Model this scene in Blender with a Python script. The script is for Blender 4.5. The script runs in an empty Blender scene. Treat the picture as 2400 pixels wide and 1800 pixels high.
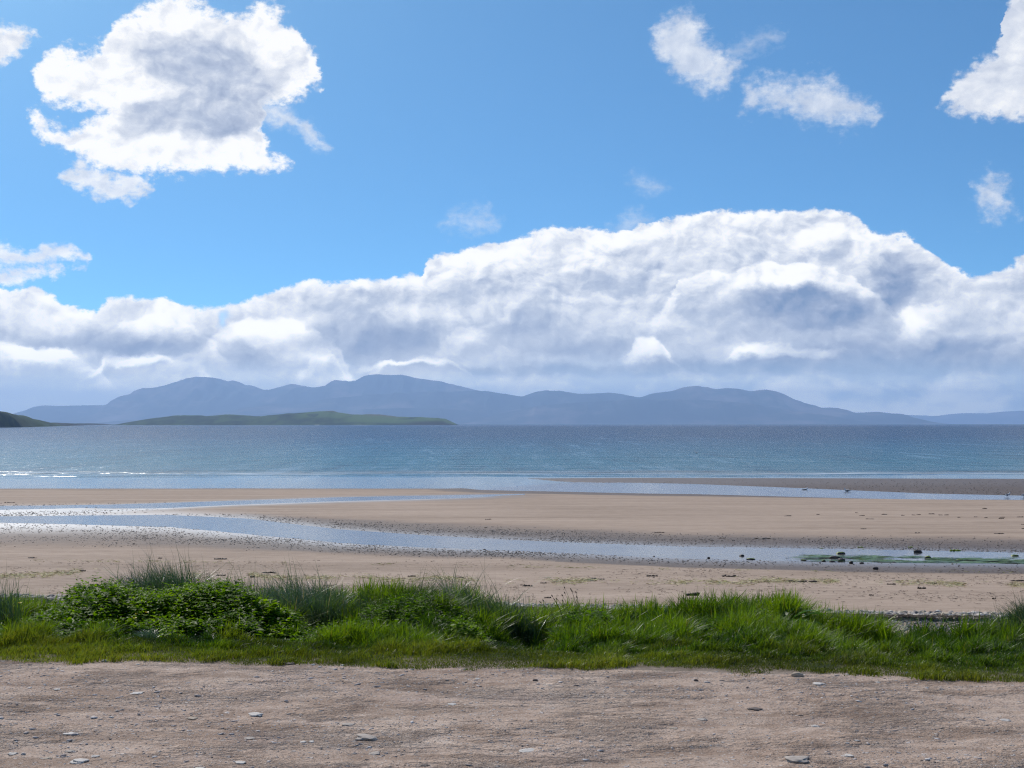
import bpy, math, random
import numpy as np
from mathutils import Vector
random.seed(7)
RNG = np.random.default_rng(11)
D = bpy.data
SC = bpy.context.scene
COL = SC.collection

# ------------------------------------------------------------------ camera
FPX = 3400.0                       # focal length in pixels of a 2400 px wide picture
CAM_Z = 1.6
PITCH = math.atan(93.0 / FPX)
cam_d = D.cameras.new('camera')
cam_d.sensor_width = 36.0
cam_d.lens = 36.0 * FPX / 2400.0
cam_d.clip_start = 0.1
cam_d.clip_end = 200000.0
cam = D.objects.new('camera', cam_d)
cam.location = (0, 0, CAM_Z)
cam.rotation_euler = (math.pi / 2 + PITCH, 0, 0)
COL.objects.link(cam)
SC.camera = cam
SC.render.resolution_x, SC.render.resolution_y = 1024, 768

SUN_EL, SUN_AZ = math.radians(44), math.radians(-29)   # azimuth from the view direction (+Y), negative = left
SUN_DIR = Vector((math.sin(SUN_AZ) * math.cos(SUN_EL), math.cos(SUN_AZ) * math.cos(SUN_EL), math.sin(SUN_EL)))
sun_d = D.lights.new('sun', 'SUN')
sun_d.energy = 4.1
sun_d.angle = math.radians(0.53)
sun_d.color = (1.0, 0.955, 0.89)
sun = D.objects.new('sun', sun_d)
sun.rotation_euler = SUN_DIR.to_track_quat('Z', 'Y').to_euler()
sun.location = (-30, 30, 60)
COL.objects.link(sun)

SC.view_settings.view_transform = 'Standard'
SC.view_settings.look = 'None'
SC.view_settings.exposure = 0.0
SC.view_settings.gamma = 1.0
cy = SC.cycles
cy.use_denoising = True
try:
    cy.denoiser = 'OPENIMAGEDENOISE'
    cy.denoising_prefilter = 'NONE'
except Exception:
    pass
cy.max_bounces = 6
cy.diffuse_bounces = 3
cy.glossy_bounces = 3
cy.transmission_bounces = 4
cy.volume_bounces = 1
cy.transparent_max_bounces = 8
cy.caustics_reflective = False
cy.caustics_refractive = False
cy.sample_clamp_indirect = 6.0
SC.render.use_persistent_data = False
cy.pixel_filter_type = 'BLACKMAN_HARRIS'
cy.filter_width = 1.25

# ------------------------------------------------------------------ picture geometry helpers
def ray(px, py):
    """world direction through pixel (px,py) of the 2400x1800 frame"""
    x, z = (px - 1200.0) / FPX, (900.0 - py) / FPX
    c, s = math.cos(PITCH), math.sin(PITCH)
    return Vector((x, c - z * s, s + z * c))
def azel(px, py):
    d = ray(px, py).normalized()
    return math.degrees(math.atan2(d.x, d.y)), math.degrees(math.asin(d.z))
def azel_d(p):                       # from coordinates read off the 2212 px wide view
    return azel(p[0] * 1.085, p[1] * 1.085)

# ------------------------------------------------------------------ node expression helper
class G:
    def __init__(self, tree):
        self.t = tree
    def n(self, kind, **kw):
        nd = self.t.nodes.new(kind)
        for k, v in kw.items():
            setattr(nd, k, v)
        return nd
    def put(self, sock, v):
        if isinstance(v, S):
            self.t.links.new(v.s, sock)
        elif isinstance(v, bpy.types.NodeSocket):
            self.t.links.new(v, sock)
        elif v is not None:
            if sock.type == 'RGBA' and hasattr(v, '__len__') and len(v) == 3:
                v = (*v, 1.0)
            sock.default_value = v
    def math(self, op, a, b=None, c=None, clamp=False):
        nd = self.n('ShaderNodeMath', operation=op, use_clamp=clamp)
        self.put(nd.inputs[0], a)
        if b is not None: self.put(nd.inputs[1], b)
        if c is not None: self.put(nd.inputs[2], c)
        return S(self, nd.outputs[0])
    def vmath(self, op, a, b=None, c=None, scale=None):
        nd = self.n('ShaderNodeVectorMath', operation=op)
        self.put(nd.inputs[0], a)
        if b is not None: self.put(nd.inputs[1], b)
        if c is not None: self.put(nd.inputs[2], c)
        if scale is not None: self.put(nd.inputs['Scale'], scale)
        return S(self, nd.outputs['Value'] if op in ('LENGTH', 'DOT_PRODUCT', 'DISTANCE') else nd.outputs[0])
    def step(self, x, a, b, lo=0.0, hi=1.0, mode='SMOOTHSTEP'):
        nd = self.n('ShaderNodeMapRange', interpolation_type=mode)
        for i, v in enumerate((x, a, b, lo, hi)):
            self.put(nd.inputs[i], v)
        return S(self, nd.outputs[0])
    def xyz(self, x=0.0, y=0.0, z=0.0):
        nd = self.n('ShaderNodeCombineXYZ')
        for i, v in enumerate((x, y, z)): self.put(nd.inputs[i], v)
        return S(self, nd.outputs[0])
    def sep(self, v):
        nd = self.n('ShaderNodeSeparateXYZ')
        self.put(nd.inputs[0], v)
        return [S(self, o) for o in nd.outputs]
    def noise(self, v, scale, detail=4.0, rough=0.55, lac=2.0, dist=0.0, dim='3D', out='Fac', kind='FBM'):
        nd = self.n('ShaderNodeTexNoise', noise_dimensions=dim)
        nd.noise_type = kind
        self.put(nd.inputs['Vector'], v)
        for k, q in (('Scale', scale), ('Detail', detail), ('Roughness', rough), ('Lacunarity', lac), ('Distortion', dist)):
            self.put(nd.inputs[k], q)
        return S(self, nd.outputs[out])
    def voro(self, v, scale, feature='SMOOTH_F1', smooth=0.5, detail=0.0, rough=0.5, rnd=1.0, out='Distance', dim='3D'):
        nd = self.n('ShaderNodeTexVoronoi', feature=feature, voronoi_dimensions=dim)
        self.put(nd.inputs['Vector'], v)
        self.put(nd.inputs['Scale'], scale)
        if 'Smoothness' in nd.inputs and feature == 'SMOOTH_F1': self.put(nd.inputs['Smoothness'], smooth)
        self.put(nd.inputs['Detail'], detail); self.put(nd.inputs['Roughness'], rough)
        self.put(nd.inputs['Randomness'], rnd)
        return S(self, nd.outputs[out])
    def mix(self, f, a, b, mode='MIX'):
        nd = self.n('ShaderNodeMix', data_type='RGBA', blend_type=mode)
        nd.clamp_factor = True
        self.put(nd.inputs[0], f); self.put(nd.inputs[6], a); self.put(nd.inputs[7], b)
        return S(self, nd.outputs[2])
    def ramp(self, f, stops, mode='LINEAR'):
        nd = self.n('ShaderNodeValToRGB')
        nd.color_ramp.interpolation = mode
        el = nd.color_ramp.elements
        while len(el) < len(stops): el.new(0.5)
        for e, (p, c) in zip(el, stops):
            e.position = p; e.color = (*c, 1.0) if len(c) == 3 else c
        self.put(nd.inputs[0], f)
        return S(self, nd.outputs[0])
    def attr(self, name, out='Fac'):
        nd = self.n('ShaderNodeAttribute', attribute_name=name)
        return S(self, nd.outputs[out])
    def curve(self, x, pts, x0, x1, y0, y1):
        """piecewise linear y(x); LUT node"""
        nd = self.n('ShaderNodeFloatCurve')
        m = nd.mapping
        m.use_clip = False
        c = m.curves[0]
        P = [((px - x0) / (x1 - x0), (py - y0) / (y1 - y0)) for px, py in pts]
        while len(c.points) < len(P): c.points.new(0.5, 0.5)
        for p, q in zip(c.points, P):
            p.location = q; p.handle_type = 'VECTOR'
        m.update()
        self.put(nd.inputs['Value'], self.step(x, x0, x1, mode='LINEAR'))
        return S(self, nd.outputs[0]) * (y1 - y0) + y0
class S:
    def __init__(self, g, s): self.g, self.s = g, s
    def __add__(self, o): return self.g.math('ADD', self, o)
    __radd__ = __add__
    def __mul__(self, o): return self.g.math('MULTIPLY', self, o)
    __rmul__ = __mul__
    def __sub__(self, o): return self.g.math('SUBTRACT', self, o)
    def __rsub__(self, o): return self.g.math('SUBTRACT', o, self)
    def __truediv__(self, o): return self.g.math('DIVIDE', self, o)
    def min(self, o): return self.g.math('MINIMUM', self, o)
    def max(self, o): return self.g.math('MAXIMUM', self, o)
    def abs(self): return self.g.math('ABSOLUTE', self)
    def clamp(self): return self.g.math('ADD', self, 0.0, clamp=True)
    def pow(self, o): return self.g.math('POWER', self, o)

# ------------------------------------------------------------------ sky
def build_world():
    w = D.worlds.new('World')
    SC.world = w
    w.use_nodes = True
    t = w.node_tree
    t.nodes.clear()
    g = G(t)
    try: w.cycles.sampling_method = 'MANUAL'; w.cycles.sample_map_resolution = 256
    except Exception: pass
    tc = g.n('ShaderNodeTexCoord')
    vec = S(g, tc.outputs['Generated'])
    x, y, z = g.sep(vec)
    sky = g.n('ShaderNodeTexSky', sky_type='NISHITA')
    sky.sun_disc = False
    sky.sun_elevation = SUN_EL
    sky.sun_rotation = SUN_AZ          # measured like the lamp, clockwise from +Y
    sky.altitude = 0
    sky.air_density = 1.0
    sky.dust_density = 0.35
    sky.ozone_density = 4.0
    zz = z.max(0.0)
    up = g.xyz(x, y, zz * 2.2 + 0.055)
    g.put(sky.inputs['Vector'], g.vmath('NORMALIZE', up))
    base = g.vmath('MULTIPLY', S(g, sky.outputs['Color']), (0.59, 1.00, 1.16))
    A = g.math('ARCTAN2', x, y) * 57.29578
    E = g.math('ARCSINE', z) * 57.29578
    # turbulence that frays every outline
    P0 = g.xyz(A, E * 1.35, 0.0)
    w1 = g.noise(P0, 0.55, 9.0, 0.60, out='Color')
    wx, wy, wz = g.sep(w1)
    w2 = g.noise(P0, 0.16, 3.0, 0.5, out='Color')
    ux, uy, uz = g.sep(w2)
    Aw = A + (wx - 0.5) * 2.3 + (ux - 0.5) * 1.2
    Ew = E + (wy - 0.5) * 1.8 + (uy - 0.5) * 0.7
    # a softer warp for the modelling inside the clouds
    As = A + (wx - 0.5) * 1.6 + (ux - 0.5) * 2.4
    Es = E + (wy - 0.5) * 1.2 + (uy - 0.5) * 1.2
    fine = g.noise(P0, 2.6, 7.0, 0.62)
    def field(top, bot, end=1.6):
        T = [azel_d(p) for p in top]; B = [azel_d(p) for p in bot]
        a0, a1 = min(T[0][0], B[0][0]), max(T[-1][0], B[-1][0])
        m0, m1 = (T[0][1] + B[0][1]) / 2, (T[-1][1] + B[-1][1]) / 2
        q = 0.9
        T = [(a0 - q, m0 - end)] + T + [(a1 + q, m1 - end)]
        B = [(a0 - q, m0 + end)] + B + [(a1 + q, m1 + end)]
        ct = g.curve(Aw, T, a0 - q, a1 + q, -6, 24)
        cb = g.curve(Aw, B, a0 - q, a1 + q, -6, 24)
        return (ct - Ew).min(Ew - cb)
    def blob(cx, cy_, rx, ry, s, hard=0.0):
        a, e = azel_d((cx, cy_))
        k = 2212.0 / 38.9
        v = g.vmath('MULTIPLY_ADD', g.xyz(As, Es, 0.0), (k / rx, k / ry, 0), (-a * k / rx, -e * k / ry, 0))
        return g.step(g.vmath('LENGTH', v), 1.25, hard, 0.0, s)
    # --- the separate cumulus: outlines as seen from the beach
    big = field([(80, 160), (100, 128), (140, 110), (200, 112), (222, 95), (240, 55), (270, 36), (310, 8), (350, -12), (395, -8), (430, 2),
                 (480, 34), (545, 30), (570, 8), (605, 26), (640, 62), (655, 100), (680, 130), (690, 175)],
                [(80, 185), (95, 212), (150, 222), (220, 238), (300, 300), (555, 300), (575, 240), (640, 208), (690, 182)])
    low = field([(62, 258), (85, 245), (120, 268), (160, 275), (215, 250), (300, 200), (500, 200), (550, 280), (575, 325), (618, 350)],
                [(62, 270), (110, 300), (160, 322), (200, 355), (260, 362), (370, 374), (450, 366), (560, 366), (618, 356)])
    tail = field([(560, 222), (620, 235), (660, 262), (690, 262), (716, 290)], [(560, 262), (620, 264), (660, 285), (690, 298), (716, 298)])
    small = field([(140, 376), (180, 353), (230, 360), (265, 385), (300, 374), (333, 396)], [(140, 388), (170, 408), (230, 418), (300, 422), (333, 406)])
    left0 = field([(-60, 60), (0, 66), (35, 66), (70, 86)], [(-60, 130), (0, 128), (25, 118), (70, 92)])
    r1 = field([(1418, 80), (1445, 50), (1480, 42), (1512, 60), (1560, 105), (1602, 128)], [(1418, 108), (1470, 150), (1510, 178), (1560, 174), (1602, 140)])
    r1w = field([(1590, 95), (1640, 85), (1692, 62)], [(1590, 116), (1640, 103), (1692, 80)])
    r2 = field([(1605, 212), (1630, 190), (1700, 182), (1760, 178), (1800, 184), (1850, 213), (1885, 238)],
               [(1605, 232), (1650, 224), (1700, 228), (1750, 248), (1830, 256), (1885, 246)])
    r3 = field([(2030, 214), (2060, 170), (2110, 132), (2140, 112), (2162, 62), (2164, 20), (2185, -10), (2330, -90), (2460, -90)],
               [(2030, 222), (2080, 242), (2140, 250), (2212, 248), (2330, 250), (2460, 240)])
    r4 = field([(2102, 430), (2140, 400), (2170, 410), (2184, 438)], [(2102, 442), (2140, 460), (2170, 458), (2184, 448)])
    l2 = field([(-80, 500), (0, 510), (60, 538), (120, 531), (160, 538), (188, 562)], [(-80, 560), (0, 562), (60, 566), (120, 572), (160, 572), (188, 570)])
    l3 = field([(-80, 560), (0, 568), (50, 574), (115, 582)], [(-80, 605), (0, 603), (60, 606), (115, 590)])
    w1_ = field([(968, 478), (1000, 472), (1030, 460), (1064, 458)], [(968, 484), (1000, 482), (1030, 492), (1064, 470)], 0.8)
    w2_ = field([(1330, 480), (1355, 455), (1380, 462)], [(1330, 492), (1355, 495), (1380, 478)], 0.8)
    w3_ = field([(1380, 388), (1400, 389), (1422, 402)], [(1380, 393), (1400, 402), (1422, 408)], 0.8)
    # --- the long bank over the hills
    bt = [(-900, 560), (-400, 600), (-150, 640), (0, 626), (50, 625), (85, 620), (110, 632), (150, 660), (200, 682), (240, 648), (300, 638), (350, 642), (400, 662),
          (440, 663), (468, 668), (482, 660), (560, 634), (640, 608), (660, 598), (700, 610), (760, 604), (830, 596), (915, 598), (920, 560), (945, 543),
          (1010, 540), (1050, 530), (1100, 518), (1200, 498), (1300, 496), (1400, 482), (1500, 464), (1600, 458), (1700, 456), (1775, 450),
          (1812, 460), (1850, 473), (1872, 490), (1905, 500), (1950, 504), (1992, 528), (2022, 562), (2060, 584), (2120, 592), (2180, 574), (2212, 556), (2300, 548),
          (2450, 600), (2700, 560), (3200, 620)]
    Tb = [azel_d(p) for p in bt]
    n3 = g.curve(A + (wx - 0.5) * 0.9, Tb, Tb[0][0], Tb[-1][0], -6, 24)
    bank = n3 - (E + (wy - 0.5) * 1.1)
    gap = blob(482, 688, 16, 22, 1.0)
    sh = lambda F, s, a: g.step(F + (fine - 0.5) * a, -s, s)
    m_big = sh(big.max(low), 0.30, 1.3)
    m_soft = sh(tail, 0.42, 1.0) * 0.75
    m_sm = sh(small.max(l2).max(l3), 0.28, 1.2) * 0.88
    m_r = sh(left0.max(r3), 0.26, 1.0)
    m_th = sh(r1.max(r2).max(r4), 0.62, 1.8) * 0.80
    m_w = sh(r1w.max(w1_).max(w2_).max(w3_), 0.6, 1.5) * 0.42
    m_bank = sh(bank, 0.10, 0.5) * (1.0 - gap * 0.6)
    mask = m_big.max(m_soft).max(m_sm).max(m_r).max(m_th).max(m_w).max(m_bank)
    # --- modelling: billows lit from the upper left, thick parts grey
    wv = g.vmath('MULTIPLY_ADD', w1, (1.1, 1.1, 0), P0)
    wv = g.vmath('MULTIPLY_ADD', w2, (1.6, 1.6, 0), wv)
    def billow(v, sc):
        a = g.voro(v, sc, 'SMOOTH_F1', 0.16, 4.0, 0.55, dim='2D')
        b = g.voro(v, sc * 3.3, 'F1', 0.0, 3.0, 0.5, dim='2D')
        return a * -1.0 + b * -0.34
    lit = billow(wv, 0.55) - billow(g.vmath('ADD', wv, (-0.22, 0.40, 0)), 0.55)
    P1 = g.vmath('MULTIPLY_ADD', w2, (3.0, 1.0, 0), g.xyz(A * 0.62, E * 1.5, 3.0))
    broad = g.noise(P1, 0.42, 6.0, 0.5)
    broad2 = g.noise(g.vmath('ADD', P1, (-0.25, 0.5, 0)), 0.42, 6.0, 0.5)
    tone = (lit * 0.86) + (broad - broad2) * 0.85 + (broad - 0.5) * 0.50
    bigin = m_big.min(1.0)
    # dark and light regions of the big cumulus
    tb = blob(440, 180, 175, 125, -0.62, 0.35) + blob(400, 245, 170, 55, -0.32) + blob(205, 165, 165, 62, 0.40, 0.3) + blob(340, 190, 80, 36, 0.45, 0.3) \
        + blob(390, 330, 230, 40, 0.30) + blob(600, 100, 60, 80, 0.22) + blob(400, 30, 150, 50, 0.25) + blob(575, 190, 50, 50, -0.15)
    tk = 0.0
    bl = [(1760, 668, 200, 52, -0.62), (1945, 615, 70, 75, -0.55), (1690, 640, 110, 30, -0.2), (820, 735, 190, 62, -0.34), (280, 752, 260, 44, -0.34), (1600, 792, 700, 26, -0.46),
          (2090, 765, 150, 46, -0.42), (1130, 705, 130, 34, -0.20), (1900, 760, 260, 40, -0.25), (1230, 745, 200, 26, -0.16), (560, 770, 90, 30, -0.28), (1330, 620, 160, 30, -0.12),
          (1080, 800, 300, 16, -0.22), (1480, 570, 150, 22, -0.10), (60, 800, 260, 20, -0.22),
          (610, 690, 110, 56, 0.30), (680, 765, 60, 28, 0.34), (1740, 592, 130, 36, 0.34), (1540, 612, 80, 36, 0.24), (1400, 752, 50, 26, 0.34), (1600, 757, 90, 20, 0.30),
          (350, 690, 120, 40, 0.30), (90, 680, 110, 36, 0.28), (80, 757, 120, 20, 0.60), (318, 776, 105, 13, 0.66), (860, 788, 90, 8, 0.40), (1080, 560, 200, 34, 0.20), (1420, 520, 260, 40, 0.16), (1800, 500, 120, 36, 0.20), (1340, 690, 150, 30, 0.14), (2190, 690, 90, 60, 0.18), (1980, 682, 60, 30, 0.3)]
    for b in bl:
        tk = blob(*b) + tk
    Ac, Ec = A + (wx - 0.5) * 1.9 + (ux - 0.5) * 2.0, E + (wy - 0.5) * 1.5 + (uy - 0.5) * 1.2 + (fine - 0.5) * 0.16
    brk = g.step(broad, 0.36, 0.58, 0.40, 1.05)
    def tier(pts, s, ln, crisp=0.14):
        T_ = [azel_d(p) for p in pts]
        T_ = [(T_[0][0] - 2.6, T_[0][1] - 2.0)] + T_ + [(T_[-1][0] + 2.6, T_[-1][1] - 2.0)]
        d = g.curve(Ac, T_, T_[0][0], T_[-1][0], -6, 24) - Ec
        return g.step(d, -crisp, crisp) * g.step(d, 0.0, ln * 1.15, s, 0.0) * g.step(A, T_[0][0] + 0.5, T_[1][0] + 0.3) * g.step(A, T_[-1][0] - 0.5, T_[-2][0] - 0.3)
    tiers = [([(475, 715), (505, 695), (540, 682), (600, 676), (650, 686), (700, 712), (740, 750), (765, 790)], 0.34, 1.7),
             ([(1450, 655), (1468, 615), (1500, 592), (1530, 584), (1562, 602), (1600, 585), (1660, 566), (1720, 562), (1790, 574), (1850, 596), (1890, 640)], 0.40, 1.15),
             ([(1352, 762), (1372, 735), (1405, 728), (1440, 742), (1455, 772)], 0.32, 0.7),
             ([(-300, 720), (0, 732), (30, 740), (60, 745), (95, 738), (125, 750), (160, 772), (208, 788)], 0.46, 0.55),
             ([(218, 778), (235, 758), (262, 757), (300, 766), (335, 757), (370, 768), (420, 790)], 0.46, 0.42),
             ([(980, 720), (1040, 690), (1120, 660), (1200, 640), (1290, 640), (1380, 628), (1440, 650)], 0.22, 1.1),
             ([(1960, 690), (2010, 662), (2060, 650), (2120, 640), (2212, 636), (2400, 640)], 0.22, 1.3),
             ([(1560, 772), (1590, 748), (1640, 740), (1700, 742), (1760, 752), (1830, 748), (1850, 770)], 0.26, 0.6),
             ([(770, 690), (830, 662), (900, 652), (960, 660), (1000, 690)], 0.18, 0.9),
             ([(2060, 800), (2075, 765), (2110, 745), (2160, 752), (2212, 728), (2300, 740)], 0.26, 0.8),
             ([(-200, 668), (0, 664), (60, 660), (110, 672), (150, 700)], 0.18, 0.8),
             ([(225, 712), (250, 690), (300, 676), (360, 684), (410, 700), (440, 730)], 0.26, 1.0),
             ([(930, 600), (960, 585), (1020, 575), (1100, 556), (1200, 536), (1300, 540)], 0.16, 0.9),
             ([(1480, 540), (1560, 510), (1650, 500), (1750, 492), (1830, 500), (1900, 530)], 0.16, 1.0),
             ([(820, 800), (860, 786), (920, 780), (965, 778)], 0.36, 0.28),
             ([(660, 800), (680, 770), (720, 752), (745, 790)], 0.24, 0.6)]
    ts = 0.0
    for q in tiers:
        ts = tier(*q) + ts
    tk = tk + ts * brk
    rim = g.step(bank, 1.0, 0.0)
    rimb = g.step(big.max(low), 0.9, 0.0)
    T_big = (tb + rimb * 0.20 + 0.80).max(0.50).min(0.96) + tone * 0.34
    T_bank = (tk * 0.95 + rim * 0.24 + 0.62 + g.step(E, 2.2, 9.0, -0.12, 0.12)).max(0.18).min(0.95) + tone * g.step(E, 2.4, 6.5, 0.20, 0.44)
    T_oth = tone * 0.24 + 0.80
    f_bank = g.step(m_bank, 0.4, 0.6)
    f_big = g.step(m_big, 0.3, 0.6)
    T = g.mix(f_bank, g.mix(f_big, g.xyz(T_oth, T_oth, T_oth), g.xyz(T_big, T_big, T_big)), g.xyz(T_bank, T_bank, T_bank))
    side = g.step(A, -19.0, 19.0, 0.05, -0.05)
    Tv = g.sep(T)[0] + side
    ccol = g.ramp(Tv, [(0.0, (0.185, 0.275, 0.47)), (0.25, (0.30, 0.375, 0.55)), (0.5, (0.47, 0.535, 0.68)), (0.75, (0.71, 0.75, 0.84)), (1.0, (0.98, 0.98, 0.99))], 'LINEAR')
    # bright veil near the horizon
    veil = g.step(E + (broad - 0.5) * 1.6, 3.0, 0.8)
    hv = g.mix(g.step(A, -19.0, 19.0), (0.46, 0.57, 0.76), (0.31, 0.44, 0.66))
    hv2 = g.mix(g.step(broad + (lit * 0.1), 0.42, 0.66), hv, (0.60, 0.68, 0.82))
    ccol = g.mix(veil * 0.86, ccol, hv2)
    # the sky and clouds stand behind the sea air: their own radiance is what is left when that veil is taken off
    T = g.math('POWER', 2.71828, g.math('DIVIDE', -0.050, z.max(0.012))).max(0.20)
    J = g.mix(g.step(A, -19.0, 19.0), (0.22, 0.33, 0.58), (0.15, 0.25, 0.49))
    def unveil(c, lo):
        j = g.vmath('SCALE', J, scale=1.0 - T)
        d = g.vmath('SUBTRACT', c, j)
        return g.vmath('MAXIMUM', g.vmath('SCALE', d, scale=g.math('DIVIDE', 1.0, T)), lo)
    ccol = unveil(ccol, (0.05, 0.09, 0.16))
    base = unveil(g.vmath('SCALE', base, scale=0.10), (0.03, 0.08, 0.2))
    bg_sky = g.n('ShaderNodeBackground'); g.put(bg_sky.inputs[0], base); bg_sky.inputs[1].default_value = 1.0
    bg_c = g.n('ShaderNodeBackground'); g.put(bg_c.inputs[0], ccol); bg_c.inputs[1].default_value = 0.98
    ms = g.n('ShaderNodeMixShader')
    g.put(ms.inputs[0], mask.clamp()); t.links.new(bg_sky.outputs[0], ms.inputs[1]); t.links.new(bg_c.outputs[0], ms.inputs[2])
    out = g.n('ShaderNodeOutputWorld')
    t.links.new(ms.outputs[0], out.inputs['Surface'])
build_world()

# ------------------------------------------------------------------ numeric helpers
def hash2(ix, iy, seed):
    h = (ix.astype(np.int64) * 374761393 + iy.astype(np.int64) * 668265263 + seed * 1442695041) & 0xffffffff
    h = ((h ^ (h >> 13)) * 1274126177) & 0xffffffff
    return ((h ^ (h >> 16)) & 0xffff) / 65535.0
def vnoise(x, y, seed=0):
    x = np.asarray(x, float); y = np.asarray(y, float)
    ix, iy = np.floor(x), np.floor(y)
    fx, fy = x - ix, y - iy
    fx = fx * fx * (3 - 2 * fx); fy = fy * fy * (3 - 2 * fy)
    a, b = hash2(ix, iy, seed), hash2(ix + 1, iy, seed)
    c, d = hash2(ix, iy + 1, seed), hash2(ix + 1, iy + 1, seed)
    return (a * (1 - fx) + b * fx) * (1 - fy) + (c * (1 - fx) + d * fx) * fy
def fbm(x, y, oct=4, seed=0, gain=0.5):
    s, a, t = 0.0, 1.0, 0.0
    for o in range(oct):
        s = s + a * vnoise(np.asarray(x) * 2 ** o + 17.3 * o, np.asarray(y) * 2 ** o - 9.1 * o, seed + o); t += a; a *= gain
    return s / t                       # 0..1
def sstep(x, a, b):
    t = np.clip((x - a) / (b - a), 0, 1)
    return t * t * (3 - 2 * t)
def lin(px, pts):
    p = np.array(pts, float)
    return np.interp(px, p[:, 0], p[:, 1])

def mesh_obj(name, V, F, mat, parent=None, attrs=None, smooth=False, counts=None):
    """V (n,3); F (m,k) array, or flat indices with counts"""
    V = np.ascontiguousarray(V, np.float32)
    me = D.meshes.new(name)
    if counts is None:
        F = np.ascontiguousarray(F, np.int32)
        counts = np.full(len(F), F.shape[1], np.int32)
        flat = F.ravel()
    else:
        flat = np.ascontiguousarray(F, np.int32); counts = np.ascontiguousarray(counts, np.int32)
    me.vertices.add(len(V)); me.vertices.foreach_set('co', V.ravel())
    me.loops.add(len(flat)); me.loops.foreach_set('vertex_index', flat)
    me.polygons.add(len(counts))
    starts = np.concatenate(([0], np.cumsum(counts)[:-1])).astype(np.int32)
    me.polygons.foreach_set('loop_start', starts)
    try: me.polygons.foreach_set('loop_total', counts)
    except Exception: pass
    if smooth: me.polygons.foreach_set('use_smooth', np.ones(len(counts), bool))
    for k, a in (attrs or {}).items():
        at = me.attributes.new(k, 'FLOAT', 'POINT')
        at.data.foreach_set('value', np.ascontiguousarray(a, np.float32))
    me.update(calc_edges=True)
    me.materials.append(mat)
    o = D.objects.new(name, me)
    COL.objects.link(o)
    if parent is not None: o.parent = parent
    return o
def tag(o, label=None, cat=None, group=None, kind=None):
    if label: o['label'] = label
    if cat: o['category'] = cat
    if group: o['group'] = group
    if kind: o['kind'] = kind
    return o
def empty(name, loc):
    o = D.objects.new(name, None); o.location = loc; o.empty_display_size = 0.1
    COL.objects.link(o); return o
def grid_faces(nr, nc):
    i = np.arange(nr * nc).reshape(nr, nc)
    return np.stack([i[:-1, :-1], i[:-1, 1:], i[1:, 1:], i[1:, :-1]], -1).reshape(-1, 4)

def new_mat(name):
    m = D.materials.new(name); m.use_nodes = True
    t = m.node_tree; t.nodes.clear()
    g = G(t)
    out = g.n('ShaderNodeOutputMaterial')
    return m, g, out
def principled(g, out, col, rough=0.8, spec=0.3, normal=None, **kw):
    b = g.n('ShaderNodeBsdfPrincipled')
    g.put(b.inputs['Base Color'], col); g.put(b.inputs['Roughness'], rough); g.put(b.inputs['Specular IOR Level'], spec)
    if normal is not None: g.put(b.inputs['Normal'], normal)
    for k, v in kw.items(): g.put(b.inputs[k.replace('_', ' ')], v)
    g.t.links.new(b.outputs[0], out.inputs['Surface'])
    return b
def bump(g, h, dist, strength=1.0, normal=None):
    nd = g.n('ShaderNodeBump')
    g.put(nd.inputs['Height'], h); g.put(nd.inputs['Distance'], dist); g.put(nd.inputs['Strength'], strength)
    if normal is not None: g.put(nd.inputs['Normal'], normal)
    return S(g, nd.outputs[0])
def wpos(g):
    return S(g, g.n('ShaderNodeNewGeometry').outputs['Position'])

# ------------------------------------------------------------------ lie of the land
SEA_Z = -4.35
def beach_z(d):
    """general fall of the beach with distance from the track"""
    d = np.asarray(d, float)
    return -1.5 - 0.0255 * (d - 23.0)
def px_to_beach(px, py):
    """where the sight line through a pixel of the photograph meets the falling beach"""
    px = np.asarray(px, float); py = np.asarray(py, float)
    t = (py - 993.0) / FPX
    d = (CAM_Z + 1.5 - 0.0255 * 23.0) / (t - 0.0255)
    return (px - 1200.0) / FPX * d, d
def px_to_level(px, py, z):
    d = (CAM_Z - z) * FPX / (py - 993.0)
    return (px - 1200.0) / FPX * d, d
# border between track and grass, world coordinates
EDGE_PX = [(-600, 1540), (0, 1546), (200, 1549), (400, 1548), (581, 1553), (800, 1556), (1055, 1563), (1252, 1565), (1511, 1567), (1640, 1567), (1875, 1580), (2040, 1579), (2307, 1592), (2400, 1596), (3000, 1625)]
_e = np.array([px_to_level(a, b, 0.0) for a, b in EDGE_PX])
def edge_y(x):
    x = np.asarray(x, float)
    return np.interp(x, _e[:, 0], _e[:, 1]) + 0.16 * (fbm(x * 1.6 + 5, x * 0 + 3, 5, 5, 0.65) - 0.5) * 2
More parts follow.
